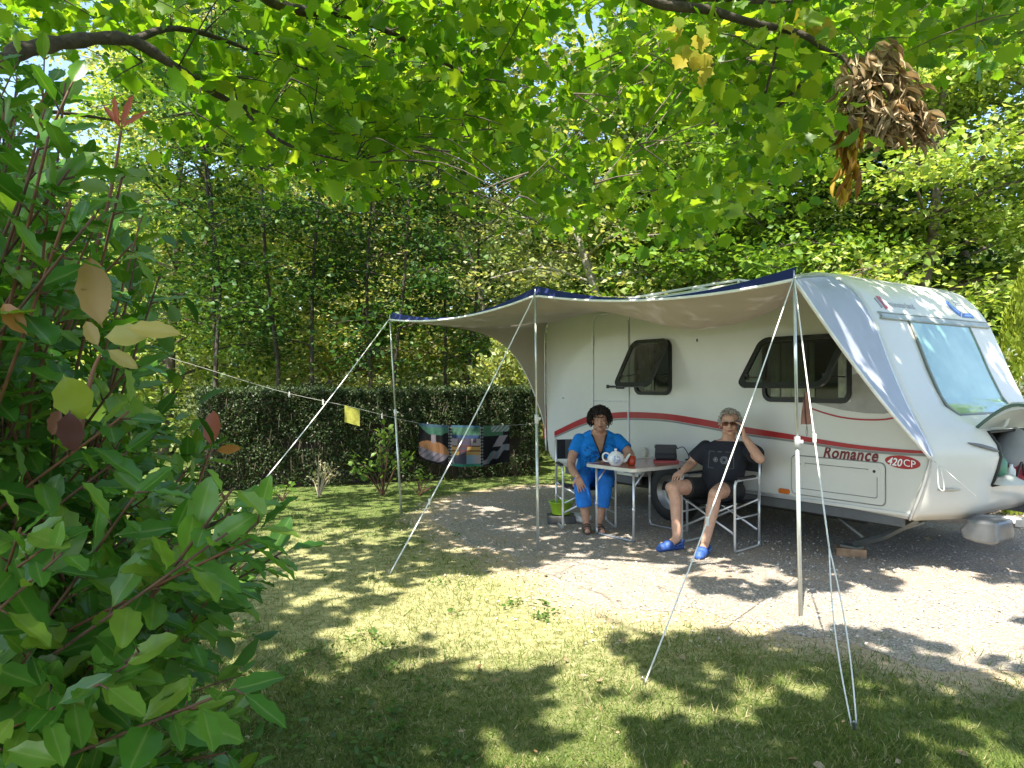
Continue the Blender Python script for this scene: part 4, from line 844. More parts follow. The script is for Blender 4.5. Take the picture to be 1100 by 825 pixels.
b=MB(); rings(b,[(L2(1.97,6.99,.42),tx*.175,ty*.13),(L2(1.97,6.98,.52),tx*.20,ty*.16),(L2(1.98,6.97,.63),tx*.19,ty*.165)],24)
for hp,kn,an,fd in legs: q=Vector(hp).lerp(Vector(kn),.62); b.sphere(L2(*hp),.112); b.tube([L2(*hp),L2(*q)+V(0,0,.01)],[.112,.098],16)
link('shorts',fuse(b,.0075,4,'shorts'),plain('black_cotton',(.014,.014,.016),.8,0,.2,20,.9,20),ma)
CLOG=plain('blue_clog',(.03,.085,.30),.6,0,.15,40)
for hp,kn,an,fd in legs:
    d=Vector((fd[0],fd[1],0)).normalized(); x=Vector((-d.y,d.x,0)); a_=L2(an[0],an[1],0)-d*.055; b=MB()
    rings(b,[(a_+V(0,0,.035),x*.030,V(0,0,.028)),(a_+d*.06+V(0,0,.030),x*.040,V(0,0,.026)),(a_+d*.14+V(0,0,.034),x*.046,V(0,0,.030)),(a_+d*.20+V(0,0,.036),x*.050,V(0,0,.032)),(a_+d*.245+V(0,0,.030),x*.044,V(0,0,.026)),(a_+d*.27+V(0,0,.026),x*.025,V(0,0,.016))],18)
    b.sphere(a_+d*.150+V(0,0,.058),(.054,.056,.042)); b.sphere(a_+d*.215+V(0,0,.045),(.045,.045,.034)); rings(b,[(a_+d*.0+V(0,0,.010),x*.034,d*.02),(a_+d*.0+V(0,0,.07),x*.036,d*.02)],12)
    me=fuse(b,.006,4,'clog'); sh=link('clog',me,CLOG,ma); b=MB()
    b.tube(spline([a_+d*.09+x*.046+V(0,0,.05),a_+d*.02+x*.042+V(0,0,.075),a_-d*.03+V(0,0,.08),a_+d*.02-x*.042+V(0,0,.075),a_+d*.09-x*.046+V(0,0,.05)],5),.010,6,flat=.5)
    for k in range(3): b.sphere(a_+d*(.14+.03*k)+x*(.012*(-1)**k)+V(0,0,.086-.004*k),.006,None,8,5)
    b.build('clog_strap',plain('blue_clog_strap',(.04,.12,.40),.55),sh)
ph=MB(); ph.box((0,0,0),(.072,.010,.145)); o=ph.build('phone',plain('phone_black',(.012,.012,.014),.15),None,.004)
o.location=Vector((2.080,6.765,1.098)); o.rotation_euler=(R(14),R(-6),math.atan2(-.62,.78)-R(90)); tag(o,'black mobile phone held to the ear of the grey haired man','phone')
# ------------------------------------------------------------------ hedge, clothes line, shrubs
BARK=plain('bark_grey',(.13,.105,.08),.9,0,.4,14,.7,50); BARKD=plain('bark_dark',(.055,.045,.035),.9,0,.5,18,.8,60); BARKP=plain('bark_pale',(.34,.31,.26),.85,0,.35,10,.5,50)
TWIG=plain('twig_brown',(.10,.05,.03),.8,0,.4,30); TWIGR=plain('twig_reddish',(.15,.065,.032),.7,0,.3,30)
H0=Vector((-4.35,10.15,0)); H1=Vector((.45,12.05,0)); hd=(H1-H0).normalized(); hn=Vector((hd.y,-hd.x,0)); HL=(H1-H0).length
def hpt(s,dp,z): return H0+hd*s-hn*dp+Vector((0,0,z))
hg=thing('hedge','long clipped dark green hedge behind the lawn and clothes line','hedge',(0,0,0))
b=MB(); 
for k in range(2): b.grid(lambda s,t:hpt(.05+(HL-.1)*s,.13+.05*vnoise(s*40,t*9,1)+.6*k,1.36*t),60,10)
b.grid(lambda s,t:hpt(.05+(HL-.1)*s,.12+.62*t,1.36+.03*vnoise(s*30,t*5,1)),60,4)
b.build('twig_core',plain('hedge_twigs',(.035,.028,.018),.9,0,.6,40),hg)
n=52000; f=RNG.random(n); s=RNG.random(n)*HL; top=f<.30; end=f>.97
dp=np.where(top,RNG.random(n)*.85,np.abs(RNG.normal(size=n))*.06); zz=np.where(top,1.38+RNG.normal(size=n)*.035+.05*(vnoise(s,dp,2)-.5),RNG.random(n)**.8*1.42)
dp=np.where(top,dp,dp+.10*(vnoise(s,zz,2.2)-.5)+.05*(vnoise(s+30,zz,7)-.5)); s=np.where(end,HL-RNG.random(n)*.05,s); dp=np.where(end,RNG.random(n)*.8,dp)
keep=(vnoise(s+5,zz*1.5,3.2)+.35*zz>.42)|top|end; s,dp,zz=s[keep],dp[keep],zz[keep]; n=len(s)
pos=np.array(H0)[None]+np.outer(s,hd)-np.outer(dp,hn)+np.outer(zz,(0,0,1))
ax=unit(n,.3)+np.array(hn)*.5; nr=unit(n,1.0)+np.array(hn)*.8
HEDM=leafmat('hedge_leaf',[(.012,.026,.008),(.022,.05,.012),(.035,.075,.018),(.055,.05,.02),(.05,.10,.025)],.25,.45,.4)
link('foliage',leafmesh('foliage',*LEAF4,pos,ax,nr,.022+.026*RNG.random(n)),HEDM,hg)
b=MB()
for _ in range(260):
    s_=random.random()*HL; z=random.random()*1.0; a=hpt(s_,.05+random.random()*.08,z); b.tube([a,a+Vector((random.uniform(-.12,.12),random.uniform(-.12,.02),random.uniform(.1,.4)))],[.005,.002],4)
b.build('bare_twigs',plain('bare_twig',(.16,.13,.10),.9,0,.3,20),hg)
# clothes line
cl=thing('clothes_line','thin washing line strung in front of the hedge','washing line',(0,0,0))
CLP=[(-6.6,10.7,2.35),(-4.6,10.25,1.82),(-3.2,10.0,1.42),(-2.15,9.8,1.20),(-1.25,9.8,.985),(-.6,9.8,.945),(-.05,9.8,.95),(.40,9.80,.99)]; cls=spline(CLP,8)
b=MB(); b.tube(cls,.0024,5); b.build('line',plain('line_grey',(.34,.34,.31),.7),cl)
def onl(x):
    for a,c in zip(cls,cls[1:]):
        if a.x<=x<=c.x: return a.lerp(c,(x-a.x)/(c.x-a.x))
    return cls[-1]
PEGM=plain('peg_plastic',(.66,.66,.62),.5)
for i,(x,l) in enumerate(((-3.0,'white clothes peg nearest the guy strap'),(-2.52,'white clothes peg just left of the yellow cloth'),(-1.72,'white clothes peg between yellow cloth and pole'),(-1.12,'clothes peg on the left end of the patterned towel'),(-.12,'clothes peg on the right end of the patterned towel'))):
    p=onl(x); b=MB(); b.box((-.006,0,-.015),(.006,.012,.075),Matrix.Rotation(.06,3,'Y')); b.box((.006,0,-.015),(.006,.012,.075),Matrix.Rotation(-.06,3,'Y')); o=b.build('clothes_peg',PEGM); o.location=p; tag(o,l,'clothes peg','clothes pegs on the line')
p=onl(-2.12); b=MB(); b.grid(lambda s,t:(.20*(s-.5),.012*math.sin(s*9)*(1-t)+.004,-.225*(1-t)+(-.055)*(s-.5)),12,8); b.grid(lambda s,t:(.20*(.5-s),.012*math.sin((1-s)*9)*(1-t)+.012,-.225*(1-t)+.055*(s-.5)),12,8)
o=b.build('cloth',plain('yellow_cloth',(.26,.26,.04),.85,0,.2,30,.2,200)); o.location=p; tag(o,'small yellow green cloth pegged on the washing line','cloth')
TWW,TWH=1.20,.54
def tw(s,t):
    p=onl(-1.235+TWW*s); return Vector((p.x,p.y-.022+.05*math.sin(s*8+.5)*(1-t)+.03*math.sin(s*23+2*t)*(1-t),p.z-TWH*(1-t)*(1-.10*(abs(2*s-1)**2))+.006))
b=MB(); b.grid(tw,150,70); nfr=len(b.v); b.grid(lambda s,t:tw(1-s,t)+Vector((0,.008,0)),150,70)
st_=[(i/150,j/70) for i in range(151) for j in range(71)]
def towelcol(s,t):
    y=1-t; d=(.008,.008,.011)
    if .33<s<.71:
        u=(s-.33)/.38
        if u<.025 or .06<u<.085 or .93<u<.95 or u>.985: return (.40,.40,.38) if int(y*26)%2 else (.02,.02,.03)
        if .025<=u<.06 or .95<=u<=.985: return (.03,.03,.04)
        if y<.05: return (.05,.12,.20)
        if y<.24: return (.055,.14,.085) if math.sin(u*40+y*30)>-.6 else (.07,.16,.13)
        if y<.32: return (.035,.065,.15)
        if y<.50: return (.34,.29,.30) if (u<.26 or u>.66) and not(.70<u<.80 and y<.42) else (.07,.06,.09)
        if y<.72:
            if abs((y-.5)%.11)<.022: return (.11,.03,.03)
            return (.42,.27,.09) if abs(u-.42)>.13-.16*(y-.5) else (.06,.05,.07)
        if y<.93: return (.34,.30,.32) if abs(u-.38)>.22-.5*(y-.8)**2 and u<.5 or u>.75 else ((.22,.34,.42) if u>.52 else (.07,.07,.10))
        return (.04,.22,.15)
    if s<=.33:
        x=s/.33
        if y<.27 and y<.06+.25*math.sin(min(1,x*1.1)*2.6): return (.06,.17,.12) if y>.08 else (.07,.14,.20)
        if .42<x<.58 and .25<y<.48: return (.25,.22,.25)
        if .44<y<.95:
            e=((x-.45)/.55)**2+((y-.70)/.27)**2
            if e<1: return (.30,.15,.07) if y<.64+.12*x else (.24,.21,.25) if math.sin(x*30+y*40)>-.5 else (.14,.13,.17)
        return d
    x=(s-.71)/.29
    if y<.16 and x>.3: return (.30,.36,.34) if (x*6+y*9)%1>.3 else (.08,.15,.12)
    if y<.27 and x<.75: return (.06,.16,.09)
    if .27<y<.55 and abs(x-.75+.9*(y-.3))<.16: return (.27,.24,.27)
    if .50<y<.97 and abs(y-(.95-.42*x)-.05*math.sin(x*14))<.10: return (.25,.20,.21) if int(x*9+y*5)%2 else (.12,.20,.24)
    return d
cols=[towelcol(*q) for q in st_]; cols=cols+[towelcol(1-a,c) for a,c in st_]
me=b.mesh('towel'); me.validate()
setcol(me,np.array(cols)*.62); o=link('towel',me,attrmat('terry_towel',.95,.3)); tag(o,'dark beach towel with landscape panel and pale shapes, hung on the line','towel')
# shrubs
def shrub(name,label,cat,base,sticks,leafn,size,mat,stem,h,spread,seed,tmpl=LEAF6,group=None,droop=.0):
    rg=np.random.default_rng(seed); t=thing(name,label,cat,base,0,group); b=MB(); pos=[];ax=[]
    for i in range(sticks):
        a=rg.random()*2*PI; r=spread*rg.random()**.6; tip=Vector((math.cos(a)*r,math.sin(a)*r,h*(.5+.5*rg.random())*(1-.45*(r/spread)**2))); mid=tip*.5+Vector((0,0,.12*h)); p=spline([(0,0,0),mid,tip],6); b.tube(p,[.008*(1-k/len(p))+.002 for k in range(len(p))],5)
        for q in range(leafn):
            f=.3+.7*rg.random()**.7; k=min(len(p)-2,int(f*(len(p)-1))); c=p[k].lerp(p[k+1],rg.random()); pos.append(tuple(c+Vector(rg.normal(size=3))*size*.5)); d=rg.normal(size=3); d[2]=abs(d[2])*.5-droop; ax.append(d+np.array(tip.normalized())*.5)
    b.build('stems',stem,t); n=len(pos); link('leaves',leafmesh('leaves',*tmpl,pos,ax,unit(n,1.8)[:n],size*(.6+.7*rg.random(n))),mat,t); return t
LIGHT=leafmat('light_leaf',[(.10,.20,.03),(.16,.27,.045),(.22,.33,.08)],.4,.4); DRYT=leafmat('pale_dry_leaf',[(.30,.29,.16),(.42,.40,.26),(.20,.24,.09)],.3,.6)
shrub('shrub','young bright leaved bush under the yellow cloth by the hedge','shrub',(-1.72,9.85,0),11,16,.085,LIGHT,TWIG,.95,.42,1)
shrub('shrub','low straggly pale twiggy plant left of the bright bush','shrub',(-2.55,9.75,0),14,9,.05,DRYT,plain('dry_stems',(.34,.28,.19),.9),.60,.32,2)
shrub('shrub','small lime sprig at the foot of the hedge near the guy strap','shrub',(-2.95,9.5,0),4,8,.075,LIGHT,TWIG,.25,.2,3)
shrub('shrub','low leafy weed at the foot of the hedge under the towel\'s left end','shrub',(-1.25,9.95,0),7,9,.06,LIGHT,TWIG,.34,.35,4)
t=shrub('shrub','pale yellow green bush rising above the right end of the hedge','shrub',(-.10,13.2,0),70,60,.10,leafmat('pale_bush_leaf',[(.22,.30,.08),(.32,.38,.13),(.42,.46,.22)],.4,.5),TWIG,2.6,1.0,5,LEAF4)  # pale yellow green leaves, tone varied per leaf
PINK=leafmat('blossom_mix',[(.10,.18,.035),(.14,.22,.05),(.18,.26,.06),(.45,.22,.19),(.20,.27,.07)],.4,.5)
shrub('shrub','flowering bush with pinkish blossoms behind the caravan roof','shrub',(5.3,11.0,0),90,75,.09,PINK,TWIG,3.35,1.5,6,LEAF4)
WHF=leafmat('white_flower_mix',[(.06,.12,.02),(.10,.18,.03),(.14,.22,.05),(.6,.6,.55)],.35,.5)
shrub('shrub','bush with small white flowers in front of the cypress','shrub',(5.25,8.2,0),60,55,.065,WHF,TWIG,2.15,.8,7,LEAF4)
# cypress
cy=thing('conifer','tall narrow golden green cypress behind the caravan front','conifer',(6.15,8.75,0)); b=MB(); b.tube([(0,0,0),(0,0,2.7)],[.06,.01],8); b.build('trunk',BARKD,cy)
n=26000; z=RNG.random(n)**.85*2.85; rad=(.62*(1-z/2.9)**.75+.02)*(1+.22*(vnoise(RNG.random(n)*9,z,3)-.5)); a=RNG.random(n)*2*PI; rad*=(.82+.2*RNG.random(n))*(1+.12*np.sin(a*5+z*9))
pos=np.stack([np.cos(a)*rad,np.sin(a)*rad,z],1); ax=np.stack([np.cos(a)*.45,np.sin(a)*.45,np.ones(n)],1)+unit(n)*.25; nr=np.stack([np.cos(a),np.sin(a),np.full(n,.2)],1)+unit(n)*.6
link('foliage',leafmesh('foliage',*LEAF4,pos,ax,nr,.05+.05*RNG.random(n)),leafmat('cypress_spray',[(.18,.26,.03),(.29,.38,.045),(.39,.46,.08)],.25,.6),cy)
# ------------------------------------------------------------------ background trees
def crownmesh(h,r,zlo,limbs,clumps,per,size,seed,flat=.45,clr=.55,tr=.13,lean=(0,0),multi=1):
    """returns trunk mesh builder and leaf mesh for one tree: trunk(s), limbs, leaf sprays"""
    rg=np.random.default_rng(seed); b=MB(); cen=[]
    for s in range(multi):
        off=Vector((rg.normal()*.25*(multi>1),rg.normal()*.25*(multi>1),0)); ln=Vector((lean[0]+rg.normal()*.35,lean[1]+rg.normal()*.35,0))
        tp=[off+ln*(k/6)**1.3+Vector((rg.normal()*.06,rg.normal()*.06,h*.93*k/6)) for k in range(7)]; tp[0]=off; sp=spline(tp,4); N=len(sp)
        b.tube(sp,[tr*(1-.88*(k/(N-1)))*(1.25 if k==0 else 1)/math.sqrt(multi) for k in range(N)],9)
        for i in range(limbs//multi):
            f=(zlo+(h*.95-zlo)*(i+rg.random())/(limbs//multi))/h; k=min(N-1,int(f/.93*(N-1))); p=sp[k]; a=i*2.4+rg.random(); g=(f-zlo/h)/(1-zlo/h+1e-6)
            rl=r*(math.sin(PI*min(1,.22+.78*g))**.7)*(.65+.45*rg.random())+.15
            tip=p+Vector((math.cos(a)*rl,math.sin(a)*rl,rl*(.12+.45*rg.random()*g)-.15*rl*(1-g))); mid=p.lerp(tip,.5)+Vector((0,0,.12*rl)); q=spline([p,mid,tip],5); b.tube(q,[max(.006,tr*.34*(1-.8*j/len(q))*(1-.6*f)) for j in range(len(q))],5)
            for c in range(clumps):
                t=.25+.75*rg.random()**.7; kk=min(len(q)-2,int(t*(len(q)-1))); base=q[kk].lerp(q[kk+1],rg.random()); o=Vector((rg.normal()*.5,rg.normal()*.5,rg.normal()*.22))*clr*(.5+t*.6); e=base+o; cen.append((e,t)); 
                if c%2==0: b.tube([base,base.lerp(e,.5)+Vector((0,0,.04)),e],[.008,.005,.003],4)
    C=np.array([tuple(c) for c,_ in cen]); k=len(C); n=k*per
    sc=clr*(.45+.5*rg.random(k)); g=rg.normal(size=(n,3)); rid=np.repeat(np.arange(k),per); g*=(np.stack([sc,sc,sc*flat],1)*.5)[rid]; pos=C[rid]+g
    ax=rg.normal(size=(n,3)); ax[:,2]=ax[:,2]*.35-.25; nr=rg.normal(size=(n,3))*.55; nr[:,2]+=1
    return b,(pos,ax,nr,size*(.6+.8*rg.random(n)))
SPEC={}
def species(key,leaf,bark,tmpl,**kw):
    b,L=crownmesh(**kw); SPEC[key]=(b.mesh('trunk'),leafmesh('crown',*tmpl,*L),leaf,bark)
def tree(key,label,x,y,rz=0,sc=1.0,group='trees behind the pitch',leaf=None,zs=None):
    tm_,lm_,leafm,bark=SPEC[key]; t=thing('tree',label,'tree',(x,y,-.03),rz,group); t.scale=(sc,sc,zs or sc)
    link('trunk',tm_,bark,t)
    o=link('crown',lm_,leafm,t)
    if leaf is not None: o.material_slots[0].link='OBJECT'; o.material_slots[0].material=leaf
    return t
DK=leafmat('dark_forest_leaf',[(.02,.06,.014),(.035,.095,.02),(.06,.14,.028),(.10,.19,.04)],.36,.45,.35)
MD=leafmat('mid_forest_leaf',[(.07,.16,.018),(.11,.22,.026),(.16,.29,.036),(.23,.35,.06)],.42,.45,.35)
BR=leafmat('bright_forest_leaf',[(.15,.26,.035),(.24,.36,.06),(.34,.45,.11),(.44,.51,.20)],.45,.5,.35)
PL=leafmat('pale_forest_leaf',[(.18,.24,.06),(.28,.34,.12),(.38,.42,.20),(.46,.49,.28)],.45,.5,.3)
species('thin',DK,BARKD,LEAF4,h=11,r=1.9,zlo=2.3,limbs=36,clumps=10,per=36,size=.10,seed=21,flat=.5,clr=.78,tr=.06,multi=2)
species('round',MD,BARK,LEAF4,h=11,r=3.0,zlo=1.8,limbs=38,clumps=12,per=64,size=.145,seed=22,flat=.45,clr=.78,tr=.17)
species('layered',BR,BARK,LEAF4,h=10,r=3.2,zlo=1.0,limbs=36,clumps=12,per=64,size=.13,seed=23,flat=.28,clr=.9,tr=.16)
species('slim',PL,BARKP,LEAF4,h=13,r=2.2,zlo=2.5,limbs=36,clumps=13,per=34,size=.12,seed=24,flat=.5,clr=1.0,tr=.12,lean=(-3.4,.3))
T=tree
T('thin','dark thin stemmed tree behind the left end of the hedge',-5.3,13.2,.3,1.0)
T('thin','dark twin stemmed tree left of the far awning corner',-3.9,13.6,2.0,1.05)
T('thin','dark twin stemmed tree directly behind the far awning corner',-2.5,13.9,4.1,1.0)
T('thin','dark leafy tree behind the middle of the canopy edge',-1.2,15.2,5.2,.95)
T('round','green spreading tree with forked grey trunk behind the caravan roof',3.9,14.2,.6,.95)
T('round','green leafy tree with slender trunk left of the forked one',3.1,16.6,2.4,.95)
T('slim','pale leaning trunk tree behind the canopy peak',2.3,14.6,0.0,1.0)
T('slim','pale leaning tree farther left behind the hedge',-.2,21,.6,1.05)
T('layered','light green layered tree behind the caravan front',7.6,14.0,1.0,1.0)
T('layered','light green layered tree at the right edge behind the cypress',10.2,13.0,3.0,1.0)
T('layered','yellow green tree far right rising above the others',11.6,18.5,4.4,1.35,leaf=MD)
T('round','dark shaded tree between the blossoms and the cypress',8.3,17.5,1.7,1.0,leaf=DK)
T('round','tall green tree deep behind the caravan',5.5,20.5,3.3,1.25)
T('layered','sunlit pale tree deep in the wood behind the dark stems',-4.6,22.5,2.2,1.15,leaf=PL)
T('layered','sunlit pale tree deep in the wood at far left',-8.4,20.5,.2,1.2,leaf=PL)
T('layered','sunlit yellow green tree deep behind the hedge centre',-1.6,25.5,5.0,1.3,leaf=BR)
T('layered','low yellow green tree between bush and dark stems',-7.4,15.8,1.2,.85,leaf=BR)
T('round','tall mid green tree at far left behind the bush',-15.5,19.0,2.8,1.15)
T('round','tall green tree far behind the dark stems',-6.5,27,.9,1.45,leaf=MD)
# far wooded slope
def slope(x,y): return np.clip((y-26)*.2,0,8)*(.8+.4*vnoise(x*.06+3,y*.05,1))
xs=np.linspace(-60,60,61); ys=np.linspace(25.5,75,26); X,Y=np.meshgrid(xs,ys,indexing='ij')
b=MB(); b.add(np.stack([X,Y,slope(X,Y)-.05],-1).reshape(-1,3),[(i*26+j,(i+1)*26+j,(i+1)*26+j+1,i*26+j+1) for i in range(60) for j in range(25)],0,True)
o=b.build('wooded_hill',plain('hill_ground',(.05,.07,.02),.95,0,.5,1)); o['kind']='structure'
k=1500; cx=(RNG.random(k)*2-1)*48; cy=28+RNG.random(k)**1.3*40; per=46; n=k*per; rid=np.repeat(np.arange(k),per); rad=1.0+1.5*RNG.random(k); hh=1.0+7*RNG.random(k)
g=RNG.normal(size=(n,3)); g/=np.linalg.norm(g,axis=1,keepdims=True); g*=(rad[rid]*(.75+.3*RNG.random(n)))[:,None]; pos=np.stack([cx[rid],cy[rid],slope(cx,cy)[rid]+hh[rid]],1)+g*np.array([1,1,.75])
nr=g+unit(n)*rad[rid][:,None]*.6
tag(link('distant_wood',leafmesh('distant_wood',*LEAF4,pos,unit(n),nr,.35+.5*RNG.random(n)),leafmat('distant_leaf',[(.06,.11,.02),(.12,.18,.04),(.20,.25,.08),(.30,.33,.14)],.4,.6)),'far wooded slope seen through gaps between the trees','wood',kind='stuff')
# undergrowth at the foot of the trees
k=420; cx=(RNG.random(k)*2-1)*13; cy=13+RNG.random(k)*9; per=60; n=k*per; rid=np.repeat(np.arange(k),per); hh=.2+RNG.random(k)*1.3
pos=np.stack([cx[rid],cy[rid],hh[rid]],1)+RNG.normal(size=(n,3))*np.array([.45,.45,.32]); pos[:,2]=np.maximum(pos[:,2],.02)
ok=~((pos[:,0]>-.2)&(pos[:,1]<13.0)); pos=pos[ok]; n=len(pos)
tag(link('undergrowth',leafmesh('undergrowth',*LEAF4,pos,unit(n),unit(n,1.5),.07+.08*RNG.random(n)),leafmat('undergrowth_leaf',[(.05,.10,.02),(.12,.19,.04),(.24,.29,.10),(.36,.38,.18)],.4,.5)),'tangled undergrowth at the foot of the wood','undergrowth',kind='stuff')
# ------------------------------------------------------------------ overhanging trees
SUNPX=[(430,622),(520,614),(600,598),(640,596),(760,598),(960,600),(1030,612),(1120,640),(1120,735),(1024,704),(970,689),(917,672),(863,672),(863,689),(787,693),(726,681),(680,685),(647,697),(690,732),(647,756),(585,733),(547,723),(494,712),(471,690),(406,700),(330,692),(370,655)]
SUNG=[tuple(G(*p)[:2]) for p in SUNPX]
SPOTS=[G(*p)[:2] for p in ((640,770),(600,790),(770,765),(700,755),(830,745),(1050,720),(330,640),(365,600),(440,575),(330,570),(500,590),(380,630),(560,565),(300,620),(520,548),(350,560),(470,610))]
SHG=[tuple(G(*p)[:2]) for p in ((690,606),(760,600),(850,602),(965,612),(960,634),(890,632),(800,640),(740,622))]
def shadekeep(c,pr=1.0):  # drops leaves whose shadows would fall on the chosen sunlit ground
    g=c-np.array(SUN)[None]*(c[:,2]/SUN.z)[:,None]; x,y=g[:,0],g[:,1]
    wx=x+.5*(vnoise(x+11,y,2.2)-.5)+.22*(vnoise(x+3,y+9,6)-.5); wy=y+.5*(vnoise(x,y+17,2.2)-.5)+.22*(vnoise(x+30,y,6)-.5)
    lit=inpoly(wx,wy,SUNG)
    lit&=~(inpoly(wx,wy,SHG)&(vnoise(x+5,y+3,4.5)>.38))
    for s in SPOTS: lit|=((wx-s[0])**2+((wy-s[1]))**2)<.17**2
    lit|=(vnoise(x+2,y+4,2.6)*.6+vnoise(x+12,y,6.5)*.4>.685)
    return ~(lit&(RNG.random(len(c))<pr))
OVL=leafmat('plane_tree_leaf',[(.06,.16,.010),(.10,.22,.014),(.14,.27,.018),(.20,.32,.025),(.28,.37,.035)],.62,.42,.4,(1.52,1.48,.5))
YEL=leafmat('yellow_leaf',[(.36,.30,.025),(.42,.37,.04),(.28,.33,.04),(.20,.30,.03)],.45,.5,.35,(1.3,1.2,.5))
t1=thing('tree','overhanging tree with mossy dark limb, yellow leaves and a dead leaf cluster','tree',(-4.6,2.4,0),0,'overhanging trees'); t2=thing('tree','overhanging tree with plain green leafy sprays over the caravan','tree',(1.9,-2.6,0),0,'overhanging trees')
b1,b2=MB(),MB()
LB=Vector((-4.6,2.4,0)); 
def loc1(p): return Vector(p)-LB
B2=Vector((1.9,-2.6,0))
def loc2(p): return Vector(p)-B2
b1.tube([loc1(q) for q in spline([(-4.6,2.4,-.05),(-4.62,2.45,1.6),(-4.5,2.5,3.2),(-4.3,2.6,5.2),(-4.1,2.5,7.5)],5)],[.24-.0085*k for k in range(21)],12)
mossb=[(-4.45,2.5,2.9),tuple(P(-60,66,3.45)),tuple(P(20,54,3.6)),tuple(P(75,44,3.8)),tuple(P(140,43,4.0)),tuple(P(200,80,4.3)),tuple(P(255,112,4.7)),tuple(P(330,138,5.2)),tuple(P(430,145,5.6)),tuple(P(525,138,6.0))]
q=spline(mossb,5); b1.tube([loc1(x) for x in q],[(.052-.0010*k if k<20 else max(.007,.032-.0012*(k-20)))*(1+.16*math.sin(k*2.1)) for k in range(len(q))],9)
def br(b,L,r0,r1,loc): q=spline(L,5); b.tube([loc(x) for x in q],[r0+(r1-r0)*k/(len(q)-1) for k in range(len(q))],6)
br(b1,[(-4.4,2.6,4.4),P(120,-130,4.2),P(290,0,5.0),P(370,14,5.3),P(430,40,5.6),P(500,80,6.2)],.06,.012,loc1)
br(b1,[P(140,44,4.0),P(190,30,4.4),P(260,50,4.8),P(330,85,5.2)],.025,.006,loc1); br(b1,[P(255,112,4.7),P(300,150,4.7),P(340,165,4.7),P(380,175,4.7)],.018,.004,loc1); br(b1,[P(-30,150,3.6),P(40,120,4.0),P(130,130,4.6)],.022,.006,loc1)
br(b1,[(-4.4,2.5,4.0),(-3.4,3.6,5.0),(-2.8,5,5.6),(-2.4,6.4,5.8)],.06,.012,loc1); br(b1,[(-4.3,2.6,5),(-4.2,1.6,6.2),(-4.0,.6,6.9),(-3.6,-.6,7.1)],.07,.012,loc1)
b2.tube([loc2(q) for q in spline([(1.9,-2.6,-.05),(1.9,-2.55,2),(1.8,-2.5,4),(1.75,-2.3,6),(1.7,-2.2,8)],5)],[.22-.008*k for k in range(21)],12)
br(b1,[(-4.4,2.6,5.0),(-2.2,3.5,5.3),(-.6,3.95,4.55),P(640,-45,4.1),P(700,0,4.2),P(760,10,4.3),P(800,22,4.35),P(860,36,4.4),P(885,52,4.4),P(905,62,4.4),P(918,80,4.4)],.045,.008,loc1)
br(b1,[P(700,0,4.2),P(770,-2,4.4),P(830,2,4.6),P(890,-3,4.8)],.022,.006,loc1)
br(b2,[(1.8,-2.4,5.2),(.3,-.8,6.6),(-1.2,1.0,7.2)],.08,.012,loc2); br(b2,[(1.8,-2.4,4.8),(3.6,-.6,6.4),(4.6,1.2,6.8)],.08,.012,loc2)
br(b2,[(1.85,-2.5,4.6),(3.2,.5,6.4),(3.9,3.5,6.6),(3.6,5.5,6.0),(2.7,7,5.5),(1.6,8.2,5.1)],.07,.012,loc2); br(b2,[(3.9,3.5,6.6),(5.0,5.2,6.0),P(1010,10,7.0)],.03,.008,loc2); br(b1,[P(840,28,4.35),P(830,70,4.5),P(822,100,4.6)],.012,.008,loc1); br(b1,[P(885,52,4.4),P(860,90,4.7),P(835,115,5.0)],.016,.010,loc1)
# leaf sprays seen at the top of the picture
def upper(x): return np.interp(x,[-60,60,130,220,300,350,420,520,600,680,760,830,900,960,1020,1120],[70,60,95,140,205,190,205,225,245,255,255,240,120,90,80,55])
spr=[]
tries=0
while len(spr)<900 and tries<40000:
    tries+=1; x=random.uniform(-70,1120); y=random.uniform(-60,260); lim=float(upper(x))
    if y>lim or (y>lim-35 and random.random()<.55) or (x<170 and y>15 and random.random()<.80): continue
    if x>880 and random.random()<.45: continue
    if vnoise(x/60,y/60,1.3)<.34: continue
    Yd=random.uniform(3.9,9.0) if random.random()<.75 else random.uniform(6,11); spr.append((P(x,y,Yd),x))
def spray(cen,per,seed,spread):
    rg=np.random.default_rng(seed); k=len(cen); C=np.array([tuple(c) for c in cen]); n=k*per; rid=np.repeat(np.arange(k),per)
    a=rg.random(k)*2*PI; dirs=np.stack([np.cos(a),np.sin(a),-.25-.3*rg.random(k)],1); t=(rg.random(n)-.5)*2
    pos=C[rid]+dirs[rid]*(t*spread)[:,None]+rg.normal(size=(n,3))*spread*np.array([.34,.34,.16]); ax=dirs[rid]*.6+rg.normal(size=(n,3))*.6; ax[:,2]-=.35; nr=rg.normal(size=(n,3))*.45; nr[:,2]+=1
    return pos,ax,nr
def twigs(cen,b,loc,spread,seed):
    rg=random.Random(seed); VV=np.array(b.v)
    for c in cen:
        q_=loc(c); i_=int(np.argmin(((VV-np.array(q_))**2).sum(1))); a_=Vector(VV[i_]); m_=a_.lerp(q_,.5)+Vector((rg.uniform(-.1,.1),rg.uniform(-.1,.1),.12)); w_=spline([a_,m_,q_],4); b.tube(w_,[.0055-.0004*k for k in range(len(w_))],5)
        for _ in range(2):
            e=c+Vector((rg.uniform(-1,1),rg.uniform(-1,1),rg.uniform(-.3,.25)))*spread*1.3; b.tube([loc(c+Vector((0,0,.04))),loc(c.lerp(e,.5)+Vector((0,0,.03))),loc(e)],[.006,.004,.002],4)
